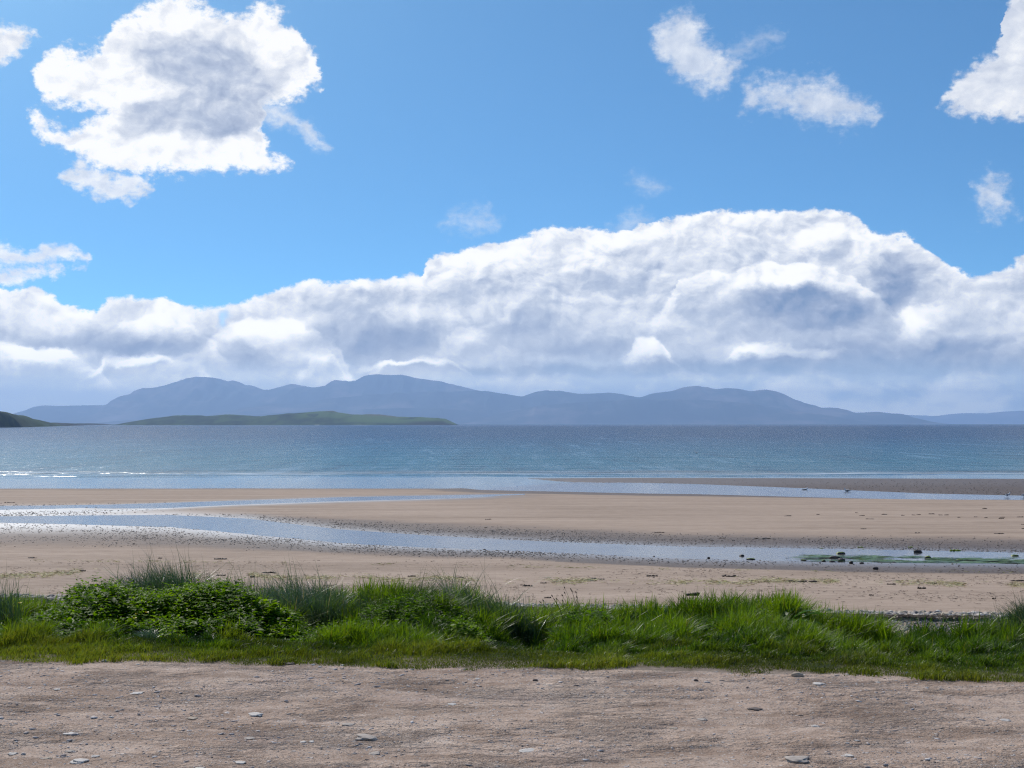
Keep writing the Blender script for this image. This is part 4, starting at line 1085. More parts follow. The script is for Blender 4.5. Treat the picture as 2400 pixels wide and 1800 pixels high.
def build_drift():
    n = 9000
    px = RNG.uniform(-200, 2650, n)
    line = np.interp(px, [-300, 0, 250, 450, 800, 1200, 1600, 2000, 2400, 2700], [1342, 1345, 1344, 1346, 1354, 1360, 1364, 1364, 1372, 1376])
    py = line + RNG.normal(0, 3.6, n) + (fbm(px * 0.01, px * 0, 3, 111) - 0.5) * 14
    k = RNG.random(n) < sstep(fbm(px * 0.013, px * 0 + 4, 3, 112), 0.47, 0.66) * 0.75 + 0.02
    n2 = 1100
    px2 = RNG.uniform(-200, 2650, n2)
    py2 = np.interp(px2, [-300, 0, 700, 1600, 2400], [1310, 1312, 1319, 1333, 1340]) + RNG.normal(0, 1.8, n2)
    k2 = RNG.random(n2) < sstep(fbm(px2 * 0.02, px2 * 0 + 8, 3, 113), 0.45, 0.65) * np.interp(px2, [0, 800, 2400], [1, 0.6, 0.4])
    P = on_beach(np.concatenate([px[k], px2[k2]]), np.concatenate([py[k], py2[k2]]))
    m = len(P)
    tone = np.concatenate([np.clip(RNG.normal(0.66, 0.26, k.sum()), 0, 1), np.clip(RNG.normal(0.25, 0.15, k2.sum()), 0, 1)])
    strips('algae_wrack', P, RNG.uniform(0.06, 0.20, m), RNG.uniform(0.0035, 0.008, m), M_WRACK, 'broken line of yellow green dried algae along the upper beach', 'algae', tone=tone, az=RNG.normal(0, 0.5, m))
    n = 17000
    px = RNG.uniform(-200, 2650, n); py = RNG.uniform(1312, 1432, n)
    k = RNG.random(n) < sstep(fbm(px * 0.006, py * 0.05, 4, 114), 0.42, 0.66) * 0.55 + 0.03
    P = on_beach(px[k], py[k]); m = len(P)
    strips('weed_crumbs', P, RNG.uniform(0.02, 0.10, m) * np.where(RNG.random(m) < 0.08, 2.0, 1), RNG.uniform(0.005, 0.013, m), M_DEB, 'scattered dark crumbs of seaweed over the upper beach', 'seaweed crumbs', az=RNG.normal(0, 0.6, m))
    # dark band of rotted weed through the shingle
    n = 6000
    px = RNG.uniform(-300, 2700, n)
    fl = far_shingle(px)
    y = fl - 0.95 - 0.25 * (fbm(px * 0.006, px * 0, 2, 116)) + RNG.normal(0, 0.07, n)
    x = (px - 1200) / FPX * y
    k = RNG.random(n) < sstep(fbm(px * 0.004, px * 0 + 2, 2, 117), 0.30, 0.42)
    P = np.stack([x, y, beach_height(x, y)[0] + 0.045], -1)[k]; m = len(P)
    strips('rotting_seaweed', P, RNG.uniform(0.05, 0.16, m), RNG.uniform(0.008, 0.018, m), M_DEB, 'dark strip of rotting seaweed lying through the shingle', 'seaweed strip', zoff=0.02, tone=RNG.random(m) * 0.4, az=RNG.uniform(-3.1, 3.1, m))
    # green weed streaming in the water
    n = 4200
    px = RNG.uniform(1820, 2700, n); f = RNG.beta(2.2, 2.0, n)
    t = np.array(S2, float)
    py = np.interp(px, t[:, 0], t[:, 1]) * (1 - f) + np.interp(px, t[:, 0], t[:, 2]) * f
    k = RNG.random(n) < sstep(fbm(px * 0.03, f * 9, 3, 118), 0.50, 0.60) * sstep(px, 1830, 1990)
    px, py, f = px[k], py[k], f[k]
    x, y = px_to_beach(px, py)
    P = np.stack([x, y, beach_z(y) - 0.026], -1); m = len(P)
    strips('stream_weed', P, RNG.uniform(0.25, 0.9, m), RNG.uniform(0.012, 0.035, m), M_GRN, 'long green weed streaming in the shallow water at the right', 'weed', zoff=0.0, az=RNG.normal(0, 0.10, m), curl=0.15)
build_drift()

# ------------------------------------------------------------------ grass and plants
def m_leaf(name, stops, trans=0.52, rough=0.40, spec=0.45, tcol=(1.15, 1.25, 0.45), alt=None):
    m, g, out = new_mat(name)
    tone = g.attr('tone')
    col = g.ramp(tone, stops)
    if alt:
        col = g.mix(g.attr('dry'), col, g.mix(tone, alt[0], alt[1]))
    b = g.n('ShaderNodeBsdfPrincipled')
    g.put(b.inputs['Base Color'], col); g.put(b.inputs['Roughness'], rough); g.put(b.inputs['Specular IOR Level'], spec)
    tr = g.n('ShaderNodeBsdfTranslucent')
    g.put(tr.inputs[0], g.vmath('MULTIPLY', col, tcol))
    ms = g.n('ShaderNodeMixShader'); g.put(ms.inputs[0], trans)
    g.t.links.new(b.outputs[0], ms.inputs[1]); g.t.links.new(tr.outputs[0], ms.inputs[2])
    g.t.links.new(ms.outputs[0], out.inputs['Surface'])
    return m
M_TURF = m_leaf('turf_blades', [(0.0, (0.012, 0.036, 0.002)), (0.5, (0.062, 0.124, 0.004)), (1.0, (0.160, 0.235, 0.010))], spec=0.30, alt=((0.110, 0.115, 0.012), (0.22, 0.19, 0.035)))
M_DUNE = m_leaf('dune_grass_blades', [(0.0, (0.030, 0.065, 0.022)), (0.5, (0.070, 0.125, 0.050)), (1.0, (0.135, 0.200, 0.105))], trans=0.30, spec=0.6, rough=0.36, tcol=(1.0, 1.1, 0.6), alt=((0.26, 0.20, 0.10), (0.42, 0.34, 0.20)))
M_NET = m_leaf('nettle_leaves', [(0.0, (0.030, 0.075, 0.003)), (0.5, (0.105, 0.190, 0.004)), (1.0, (0.215, 0.320, 0.008))], trans=0.55, spec=0.14, rough=0.50)
M_STEM = m_leaf('plant_stems', [(0.0, (0.035, 0.060, 0.012)), (1.0, (0.09, 0.13, 0.03))], trans=0.1)
M_STRAW = m_leaf('dead_straw', [(0.0, (0.10, 0.07, 0.035)), (1.0, (0.27, 0.21, 0.12))], trans=0.2, spec=0.1)
M_DOCK = m_leaf('broad_leaves', [(0.0, (0.040, 0.110, 0.008)), (1.0, (0.085, 0.200, 0.014))], trans=0.45, spec=0.4)

def blades(P, h, w, lean, bend, tone, dry=None, rows=(0.0, 0.4, 0.75, 1.0), droop=0.25):
    """P base points, h lengths, w half widths, lean azimuth (0=+x), bend 0..1.5"""
    n = len(P)
    dx, dy = np.cos(lean), np.sin(lean)
    tw = lean + math.pi / 2 + RNG.normal(0, 0.7, n)
    sx, sy = np.cos(tw), np.sin(tw)
    vs, fs, cnt = [], [], []
    K = len(rows)
    for t in rows:
        lt = h * bend * t ** 2
        up = h * (t - droop * np.minimum(bend, 1.6) * t ** 3)
        c = np.stack([P[:, 0] + dx * lt, P[:, 1] + dy * lt, P[:, 2] + up], -1)
        ww = w * (1 - t ** 2.2) if t > 0 else w * 0.75
        if t < 1:
            off = np.stack([sx * ww, sy * ww, np.zeros(n)], -1)
            vs += [c - off, c + off]
        else:
            vs += [c]
    V = np.stack(vs, 1)
    m = V.shape[1]
    base = (np.arange(n) * m)[:, None]
    flat = []
    for k in range(K - 2):
        a = 2 * k
        flat.append(base + np.array([a, a + 1, a + 3, a + 2]))
    tri = base + np.array([2 * (K - 2), 2 * (K - 2) + 1, 2 * (K - 1)])
    F = np.concatenate([*flat, tri], 1).ravel()
    C = np.tile(np.array([4] * (K - 2) + [3]), n)
    at = {'tone': np.repeat(tone, m), 'dry': np.repeat(np.zeros(n) if dry is None else dry, m)}
    return V.reshape(-1, 3), F, C, at
def blade_obj(name, mat, *a, parent=None, **k):
    V, F, C, at = blades(*a, **k)
    return mesh_obj(name, V, F, mat, parent=parent, attrs=at, counts=C)

def build_turf():
    n = 780000
    y = 8.7 + (15.2 - 8.7) * RNG.random(n) ** 1.25
    x = RNG.uniform(-1, 1, n) * (y * 0.43 + 0.9)
    e = edge_y(x)
    t = (y - e) / (CREST_D - e)
    rag = (fbm(x * 2.2, y * 2.2, 4, 201, 0.6) - 0.5) * 0.5
    pr = sstep(y - e + rag, -0.04, 0.07)
    bare = sstep(fbm(x * 2.5, y * 3.0, 3, 202), 0.62, 0.70) * sstep(t, 0.25, 0.02)
    k = RNG.random(n) < pr * (1 - 0.8 * bare)
    x, y, t = x[k], y[k], np.clip(t[k], 0, 1.3); n = len(x)
    cl = fbm(x * 1.5, y * 1.5, 3, 203); c2 = fbm(x * 4.5, y * 4.5, 2, 204)
    tuss = sstep(c2 * 0.6 + cl * 0.4, 0.48, 0.68)
    h = (0.024 + 0.060 * sstep(t, 0.05, 0.45) + 0.085 * sstep(t, 0.45, 1.0)) * (0.55 + 0.9 * tuss) * RNG.uniform(0.6, 1.35, n) * (0.7 + 0.6 * cl)
    h = h + 0.07 * tuss * sstep(t, 0.12, 0.4) * RNG.random(n) + 0.035 * sstep(c2, 0.55, 0.75) * RNG.random(n)
    z = bank_z(x, y)
    P = np.stack([x, y, z], -1)
    lean = RNG.uniform(0, 2 * math.pi, n)
    lean = np.where(RNG.random(n) < 0.35, RNG.normal(0.2, 0.6, n), lean)
    bend = np.abs(RNG.normal(0.45, 0.35, n))
    tone = np.clip(0.50 + (cl - 0.5) * 2.2 + (c2 - 0.5) * 0.9 + RNG.normal(0, 0.22, n), 0, 1)
    ol = fbm(x * 0.9, y * 1.6, 3, 205)
    dry = np.clip(sstep(t + (ol - 0.5) * 0.7, 0.34, 0.02) * RNG.uniform(0.3, 1.0, n) * 0.85 + (RNG.random(n) < 0.035) * 0.9 + sstep(ol, 0.60, 0.72) * 0.35 * sstep(t, 0.9, 0.4), 0, 1)
    o = blade_obj('grass', M_TURF, P, h, RNG.uniform(0.0014, 0.0034, n) * (0.75 + 1.2 * h / 0.2), lean, bend, tone, dry, rows=(0.0, 0.5, 1.0))
    tag(o, 'short bright green grass, olive towards the track and longer behind', 'grass', kind='stuff')
build_turf()

def ground_at(x, y): return bank_z(np.atleast_1d(x), np.atleast_1d(y))
def px_at(px, y): return (px - 1200.0) / FPX * y
def tuft(label, px0, px1, y0, y1, n, h0, h1, lean, spread, bend, w=0.0035, dry=0.05, mat=None, tone=0.5, group='clumps of tall grass on the bank', prof=None, name='dune_grass_clump', clump=9):
    """a clump: px0..px1 across, y0..y1 deep; part 1 green blades, part 2 dead straw at the foot"""
    cx, cyy = px_at((px0 + px1) / 2, (y0 + y1) / 2), (y0 + y1) / 2
    cz = float(ground_at(cx, cyy)[0])
    e = empty(name, (cx, cyy, cz))
    tag(e, label, 'grass clump', group)
    cc = RNG.random((clump, 2))
    u = np.clip(cc[RNG.integers(0, clump, n), 0] + RNG.normal(0, 0.09, n), -0.05, 1.05)
    y = y0 + (y1 - y0) * RNG.random(n)
    x = px_at(px0 + (px1 - px0) * u, y)
    z = ground_at(x, y)
    hh = RNG.uniform(h0, h1, n) * (np.interp(u, *zip(*prof)) if prof else 1.0)
    hh = hh * np.where(RNG.random(n) < 0.07, 1.35, 1.0)
    up = RNG.random(n) < 0.25
    b = np.abs(RNG.normal(bend, 0.28, n)); b = np.where(up, b * 0.3, b)
    ln = lean + RNG.normal(0, spread, n)
    ln = np.where(RNG.random(n) < 0.18, ln + math.pi, ln)
    P = np.stack([x, y, z], -1) - np.array([cx, cyy, cz])
    blade_obj('blades', mat or M_DUNE, P, hh, RNG.uniform(0.6, 1.2, n) * w, ln, b, np.clip(RNG.normal(tone, 0.22, n), 0, 1), (RNG.random(n) < dry) * 1.0, rows=(0, 0.3, 0.55, 0.8, 1.0), droop=0.30, parent=e)
    m = max(n // 12, 10)
    i = RNG.integers(0, n, m)
    blade_obj('dead_blades', M_STRAW, P[i] + RNG.normal(0, 0.02, (m, 3)) * (1, 1, 0), hh[i] * 0.45, np.full(m, w * 0.8), RNG.uniform(0, 6.28, m), RNG.uniform(0.6, 1.6, m), RNG.random(m), parent=e)
    return e
LEFT = math.pi
tuft('tall upright dune grass at the left picture edge above the pebbles', -60, 48, 12.7, 13.3, 300, 0.38, 0.62, LEFT, 0.7, 0.35, w=0.0042, clump=6)
tuft('largest clump of tall grey green dune grass, behind the leafy mound at the left', 285, 520, 13.0, 14.0, 3000, 0.42, 0.66, LEFT, 0.7, 0.6, w=0.0042, prof=[(0, 0.75), (0.15, 0.95), (0.6, 1.0), (1, 0.72)], tone=0.42, clump=40)
tuft('sparse dune grass between the two big clumps left of the centre', 510, 650, 13.0, 13.8, 520, 0.32, 0.54, LEFT, 0.8, 0.4, w=0.0034, clump=14)
tuft('second clump of pale drooping dune grass, left of the centre', 630, 800, 12.8, 13.9, 1900, 0.40, 0.64, LEFT, 0.8, 0.65, w=0.0040, prof=[(0, 0.7), (0.4, 1.0), (1, 0.72)], tone=0.62, clump=26)
tuft('wispy thin grass left of the middle mound', 790, 900, 12.8, 13.6, 520, 0.24, 0.40, LEFT, 0.9, 0.45, w=0.0026, tone=0.4, clump=14)
tuft('fine dark grass combed over the top of the middle mound', 870, 1075, 12.5, 13.4, 3600, 0.26, 0.44, 0.15, 0.55, 0.75, w=0.0026, mat=M_TURF, prof=[(0, 0.55), (0.4, 1.0), (0.65, 0.95), (1, 0.5)], tone=0.25, dry=0.05, clump=22)
tuft('sparse leaning dune grass right of the middle mound', 1060, 1190, 13.0, 13.7, 300, 0.36, 0.58, LEFT, 0.5, 0.5, w=0.0036, clump=12)
tuft('dark narrow clump of dune grass in front of the shingle gap in the centre', 1180, 1262, 12.9, 13.4, 620, 0.24, 0.46, LEFT, 0.6, 0.45, w=0.0036, tone=0.22, clump=9)
tuft('tall fine grass tuft standing up right of the centre', 1690, 1775, 12.7, 13.2, 1300, 0.20, 0.36, LEFT, 0.5, 0.65, w=0.0024, mat=M_TURF, tone=0.35, prof=[(0, 0.5), (0.7, 1.0), (1, 0.8)], dry=0.10)
tuft('dense bright grass hummock right of the nettles', 1440, 1680, 12.5, 13.3, 3400, 0.13, 0.23, LEFT, 0.9, 0.55, w=0.0026, mat=M_TURF, tone=0.5, dry=0.03, clump=26, name='grass_hummock')
tuft('dark tussock of grass low in the middle of the right hand bank', 2140, 2290, 12.4, 13.0, 2200, 0.14, 0.24, LEFT, 0.9, 0.45, w=0.0026, mat=M_TURF, tone=0.3, dry=0.02, clump=18, name='grass_hummock')
tuft('dark dune grass clump at the right picture edge', 2335, 2470, 12.9, 13.6, 800, 0.22, 0.38, LEFT, 0.6, 0.6, w=0.0030, tone=0.15, clump=12)
tuft('rounded dark tussock in the turf right of the centre', 1465, 1545, 11.6, 11.95, 900, 0.09, 0.17, LEFT, 1.2, 0.6, w=0.0026, mat=M_TURF, tone=0.3, dry=0.0, name='grass_hummock')
tuft('small grey green tussock low in the turf at the left', 335, 385, 10.9, 11.15, 420, 0.07, 0.13, LEFT, 1.4, 0.8, w=0.0028, tone=0.5, dry=0.0, name='grass_hummock')
tuft('small dark tussock in the turf under the right end of the leafy mound', 480, 520, 10.95, 11.2, 420, 0.07, 0.13, LEFT, 1.4, 0.6, w=0.0026, mat=M_TURF, tone=0.2, dry=0.0, name='grass_hummock')

LEAF = np.array([(0, 0, 0), (0.30, 0.30, 0.05), (0.30, 0, -0.03), (0.30, -0.30, 0.05), (0.68, 0.21, 0.02), (0.68, 0, -0.05), (0.68, -0.21, 0.02), (1.0, 0, -0.14)])
LEAF_F = [(0, 2, 1), (0, 3, 2), (1, 2, 5, 4), (2, 3, 6, 5), (4, 5, 7), (5, 6, 7)]
def leaves(P, L, az, pitch, roll, wide=1.0):
    n = len(P)
    V = LEAF[None] * L[:, None, None] * np.array([1, wide, 1])
    c, s = np.cos(roll)[:, None], np.sin(roll)[:, None]
    y, z = V[..., 1] * c - V[..., 2] * s, V[..., 1] * s + V[..., 2] * c
    x = V[..., 0]
    c, s = np.cos(pitch)[:, None], np.sin(pitch)[:, None]
    x, z = x * c - z * s, x * s + z * c
    c, s = np.cos(az)[:, None], np.sin(az)[:, None]
    X, Y = x * c - y * s, x * s + y * c
    V = np.stack([X, Y, z], -1) + P[:, None, :]
    F = np.concatenate([np.concatenate([np.array(f) for f in LEAF_F])[None] + (np.arange(n) * 8)[:, None]], 1).ravel()
    C = np.tile(np.array([len(f) for f in LEAF_F]), n)
    return V.reshape(-1, 3), F, C
def nettles(label, px0, px1, y0, y1, n, h0, h1, prof, leaf=0.060, tone=0.5, name='nettle_clump', mat=None, pairs=7, wide=1.0, dens=0.7):
    cx, cyy = px_at((px0 + px1) / 2, (y0 + y1) / 2), (y0 + y1) / 2
    cz = float(ground_at(cx, cyy)[0])
    e = empty(name, (cx, cyy, cz)); tag(e, label, 'plant clump', 'leafy plant clumps on the bank')
    u = RNG.random(n); v = RNG.random(n)
    y = y0 + (y1 - y0) * v; x = px_at(px0 + (px1 - px0) * u, y)
    z = ground_at(x, y)
    dome = 0.30 + 0.70 * np.sin(np.clip(v * 1.25, 0, 1) * math.pi * 0.62)
    h = RNG.uniform(h0, h1, n) * np.interp(u, *zip(*prof)) * dome * (0.8 + 0.4 * fbm(x * 3, y * 3, 2, 222))
    P0 = np.stack([x, y, z], -1) - np.array([cx, cyy, cz])
    la, lb = RNG.uniform(0, 6.28, n), np.abs(RNG.normal(0.15, 0.12, n))
    V, F, C, at = blades(P0, h, np.full(n, 0.0028), la, lb, RNG.random(n), rows=(0, 0.5, 0.9, 1.0), droop=0.0)
    mesh_obj('stems', V, F, M_STEM, parent=e, attrs=at, counts=C)
    ps, Ls, azs, pit, rol, tn = [], [], [], [], [], []
    a0 = RNG.uniform(0, 6.28, n)
    for k in range(pairs):
        t = 1.0 - k * (dens / pairs)
        c = P0 + np.stack([np.cos(la) * h * lb * t * t, np.sin(la) * h * lb * t * t, h * t], -1)
        for sgn in (0, 1):
            ps.append(c); azs.append(a0 + k * 1.5708 + sgn * math.pi + RNG.normal(0, 0.3, n))
            Ls.append(leaf * (0.45 + 0.85 * min(1.0, k / 2.5)) * RNG.uniform(0.75, 1.25, n))
            pit.append(RNG.normal(0.35 - 0.12 * k, 0.22, n)); rol.append(RNG.normal(0, 0.35, n))
            tn.append(np.clip(RNG.normal(tone, 0.22, n) - 0.03 * k, 0, 1))
    ps, Ls, azs, pit, rol, tn = [np.concatenate(q) for q in (ps, Ls, azs, pit, rol, tn)]
    V, F, C = leaves(ps, Ls, azs, pit, rol, wide)
    mesh_obj('leaves', V, F, mat or M_NET, parent=e, attrs={'tone': np.repeat(tn, 8)}, counts=C)
    return e
nettles('low leafy clump at the left end of the leafy mound, by the pebbles', 60, 190, 11.6, 12.9, 420, 0.26, 0.36, [(0, 0.6), (0.5, 0.9), (1, 1.1)])
nettles('tallest leafy clump, forming the top of the leafy mound at the left', 165, 340, 11.8, 13.3, 800, 0.40, 0.54, [(0, 0.72), (0.35, 0.98), (0.7, 1.0), (1, 0.8)], tone=0.5)
nettles('broad leafy clump in front of the tallest dune grass', 320, 490, 11.5, 13.1, 800, 0.36, 0.46, [(0, 0.95), (0.5, 0.92), (1, 1.0)], tone=0.62)
nettles('leafy clump with the deep dark hollow at the right end of the leafy mound', 465, 600, 11.4, 13.0, 700, 0.34, 0.44, [(0, 0.9), (0.5, 1.08), (0.85, 0.95), (1, 0.7)], tone=0.42)
nettles('small bright leafy clump in the gap below the second dune grass clump', 580, 700, 11.9, 12.9, 330, 0.24, 0.34, [(0, 1), (1, 0.8)], tone=0.7)
nettles('narrow leafed weeds covering the front of the middle mound', 850, 1150, 12.0, 13.0, 620, 0.22, 0.34, [(0, 0.75), (0.4, 1.1), (0.7, 0.9), (1, 0.5)], leaf=0.045, wide=0.55, tone=0.35, name='weed_clump', mat=M_NET)
nettles('leafy clump under the dark seed heads in the centre', 1300, 1440, 12.2, 13.1, 380, 0.25, 0.36, [(0, 0.75), (0.35, 1.1), (0.8, 1.0), (1, 0.7)], tone=0.35)
nettles('small pale leafed sprig low in the turf under the leafy mound', 385, 425, 11.1, 11.4, 26, 0.10, 0.15, [(0, 1), (1, 1)], tone=0.8, leaf=0.04, name='weed_sprig', pairs=4)
nettles('bright leafed weed in the turf below the middle mound', 1065, 1130, 11.6, 11.9, 50, 0.11, 0.16, [(0, 1), (1, 1)], tone=0.9, leaf=0.045, name='weed_sprig', pairs=4)

def big_leaf_plant():
    cx, cyy = px_at(1822, 12.9), 12.9
    cz = float(ground_at(cx, cyy)[0])
    e = empty('broad_leaved_plant', (cx, cyy, cz)); tag(e, 'bright green plant with broad arching leaves above the grass, right of the centre', 'plant')
    for i, (dx, L, az, p, w) in enumerate([(-0.14, 0.24, 2.9, 0.95, 0.5), (-0.06, 0.28, 3.4, 1.15, 0.55), (0.0, 0.27, 0.6, 1.25, 0.5), (0.06, 0.29, -0.3, 1.2, 0.55), (0.12, 0.27, 0.1, 1.1, 0.6), (0.16, 0.22, -0.2, 0.8, 0.6),
                                           (-0.10, 0.22, 4.2, 0.8, 0.6), (0.03, 0.24, 4.9, 0.9, 0.6), (0.10, 0.24, 5.2, 1.0, 0.6), (0.14, 0.26, 1.0, 1.2, 0.5)]):
        # a curved strap of five cross rows
        t = np.linspace(0, 1, 9)
        ang = p - t * 1.5
        seg = L * 1.35 / 8
        r = np.concatenate([[0], np.cumsum(np.cos(ang[:-1]) * seg)]); z = np.concatenate([[0], np.cumsum(np.sin(ang[:-1]) * seg)])
        ww = 0.038 * w / 0.55 * np.sin(np.clip(t * 0.92 + 0.08, 0, 1) * math.pi) ** 0.7 + 0.002
        V = []
        for k in range(9):
            for s in (-1, 0, 1):
                V.append((dx + r[k] * math.cos(az) - s * ww[k] * math.sin(az), r[k] * math.sin(az) + s * ww[k] * math.cos(az) + i * 0.004, z[k] + 0.03 + abs(s) * ww[k] * 0.35 + RNG.normal(0, 0.002)))
        o = mesh_obj('leaf', np.array(V), grid_faces(9, 3), M_DOCK, parent=e, smooth=True, attrs={'tone': RNG.uniform(0.4, 1, 27)})
big_leaf_plant()
nettles('dark leafy weeds in the turf right of the rounded tussock', 1600, 1760, 11.8, 12.4, 150, 0.12, 0.20, [(0, 0.8), (0.5, 1.1), (1, 0.7)], leaf=0.045, tone=0.3, name='weed_clump', pairs=5)
nettles('leafy weeds at the crest just left of the broad leaved plant', 1740, 1800, 12.4, 13.0, 90, 0.18, 0.26, [(0, 0.8), (1, 1)], leaf=0.05, tone=0.5, name='weed_clump', pairs=5)
nettles('low dark weeds on the bank near the right picture edge', 2180, 2360, 11.3, 11.9, 160, 0.08, 0.15, [(0, 0.8), (0.4, 1.1), (1, 0.7)], leaf=0.04, tone=0.3, name='weed_clump', pairs=4)
nettles('low leafy weeds in the turf between the leafy mound and the middle mound', 690, 830, 11.5, 12.3, 170, 0.12, 0.20, [(0, 1), (0.5, 0.8), (1, 1)], leaf=0.045, tone=0.55, name='weed_clump', pairs=5)
nettles('silvery low weeds in the turf at the left picture edge', -60, 60, 11.4, 12.2, 200, 0.10, 0.20, [(0, 1), (1, 0.8)], leaf=0.05, tone=0.6, name='weed_clump', pairs=5, wide=0.6)

def tube(P, R, sides=5):
    """mesh data of a tube along points P with radii R"""
    P = np.array(P, float); R = np.array(R, float)
    T = np.gradient(P, axis=0); T /= np.linalg.norm(T, axis=1)[:, None]
    a = np.cross(T, (0.3, 0.9, 0.1)); a /= np.linalg.norm(a, axis=1)[:, None]; b = np.cross(T, a)
    th = np.arange(sides) * 2 * math.pi / sides
    V = P[:, None] + R[:, None, None] * (a[:, None] * np.cos(th)[None, :, None] + b[:, None] * np.sin(th)[None, :, None])
    F = []
    for i in range(len(P) - 1):
        for j in range(sides):
            F.append((i * sides + j, i * sides + (j + 1) % sides, (i + 1) * sides + (j + 1) % sides, (i + 1) * sides + j))
    return V.reshape(-1, 3), np.array(F)
def plain(name, col, rough=0.7, spec=0.3):
    m, g, out = new_mat(name)
    tc = S(g, g.n('ShaderNodeTexCoord').outputs['Object'])
    n = g.noise(tc, 30.0, 3.0)
    principled(g, out, g.mix(n, tuple(c * 0.8 for c in col), tuple(c * 1.2 for c in col)), rough, spec)
    return m
M_SEED = plain('brown_seed_head', (0.035, 0.020, 0.014))
M_SSTEM = plain('dry_stem', (0.09, 0.075, 0.04))
M_PETAL = plain('yellow_petal', (0.80, 0.55, 0.01), 0.35, 0.5)
M_GST = plain('green_stem', (0.05, 0.10, 0.015))
def seed_plant():
    cx, cyy = px_at(1345, 12.9), 12.9
    cz = float(ground_at(cx, cyy)[0])
    e = empty('ribwort_plant', (cx, cyy, cz)); tag(e, 'thin stalks with small dark seed heads standing above the leafy clump in the centre', 'plant')
    for px, py, b in [(1275, 1409, 40), (1295, 1397, 34), (1300, 1405, 30), (1319, 1397, 26), (1324, 1390, 24), (1325, 1382, 26), (1339, 1383, 24), (1341, 1387, 16), (1350, 1389, 14), (1352, 1401, 8), (1268, 1411, 50), (1306, 1404, 40), (1320, 1409, 24)]:
        tx, tz = px_at(px, 12.9) - cx, CAM_Z - 12.9 * (py - 993) / FPX - cz
        bx = px_at(px + b, 12.9) - cx
        t = np.linspace(0, 1, 7)[:, None]
        A, B, Cc = np.array([bx, 0, 0.0]), np.array([bx - (bx - tx) * 0.15, 0.02, tz * 0.7]), np.array([tx, RNG.normal(0, 0.04), tz])
        P = A * (1 - t) ** 2 + 2 * B * t * (1 - t) + Cc * t * t
        V, F = tube(P, np.full(7, 0.0012), 4)
        st = mesh_obj('stalk', V, F, M_SSTEM, parent=e)
        d = P[-1] - P[-2]; d /= np.linalg.norm(d)
        Q = [P[-1] + d * s for s in (-0.002, 0.004, 0.010, 0.017, 0.022)]
        V, F = tube(Q, [0.001, 0.0042, 0.005, 0.004, 0.0008], 6)
        mesh_obj('seed_head', V, F, M_SEED, parent=st, smooth=True)
seed_plant()
def buttercup(px, py, y, lab):
    x = px_at(px, y); zt = CAM_Z - y * (py - 993) / FPX
    z0 = float(ground_at(x, y)[0])
    e = empty('buttercup', (x, y, z0)); tag(e, lab, 'flower', 'yellow flowers in the grass')
    V, F = tube([(0.02, 0.01, 0), (0.012, 0, (zt - z0) * 0.6), (0, 0, zt - z0)], [0.0015, 0.0012, 0.001], 4)
    mesh_obj('stem', V, F, M_GST, parent=e)
    V, F = [], []
    for k in range(5):
        a = k * 2 * math.pi / 5
        b = len(V)
        for r, s, z in ((0.001, 0, 0), (0.009, -0.55, 0.004), (0.009, 0.55, 0.004), (0.016, -0.4, 0.009), (0.016, 0.4, 0.009), (0.018, 0, 0.010)):
            V.append((r * math.cos(a + s), r * math.sin(a + s), zt - z0 + z))
        F += [(b, b + 1, b + 2), (b + 1, b + 3, b + 2), (b + 2, b + 3, b + 4), (b + 3, b + 5, b + 4)]
    mesh_obj('petals', np.array(V), np.array(F), M_PETAL, parent=e)
buttercup(324, 1438, 11.85, 'upper left flower of the three yellow ones beside the leafy mound')
buttercup(320, 1448, 11.75, 'lowest of the three yellow flowers beside the leafy mound')
buttercup(348, 1435, 11.85, 'right hand flower of the three yellow ones beside the leafy mound')
buttercup(51, 1413, 12.4, 'single yellow flower in front of the pebbles at the left edge')
def straws():
    for i, (pts, lab) in enumerate([([(554, 1451), (572, 1456), (585, 1462)], 'bent pale straw leaning out of the dark hollow in the leafy mound'), ([(760, 1466), (775, 1471), (790, 1474)], 'short pale straw lying in the turf left of the middle mound')]):
        yy = 11.75
        P = [(px_at(a, yy), yy - 0.02 * k, CAM_Z - yy * (b - 993) / FPX) for k, (a, b) in enumerate(pts)]
        V, F = tube(P, [0.0025, 0.0022, 0.0015], 4)
        o = mesh_obj('straw_stalk', V, F, plain('straw', (0.42, 0.33, 0.22)))
        tag(o, lab, 'straw')
    x, y = px_to_level(806, 1595, 0.0)
    V, F = tube([(x - 0.03, y + 0.05, 0.012), (x, y, 0.012), (x + 0.022, y - 0.05, 0.010)], [0.003, 0.003, 0.002], 5)
    tag(mesh_obj('twig', V, F, plain('pale_twig', (0.50, 0.36, 0.24))), 'short pale twig lying on the track left of the centre', 'twig')
straws()

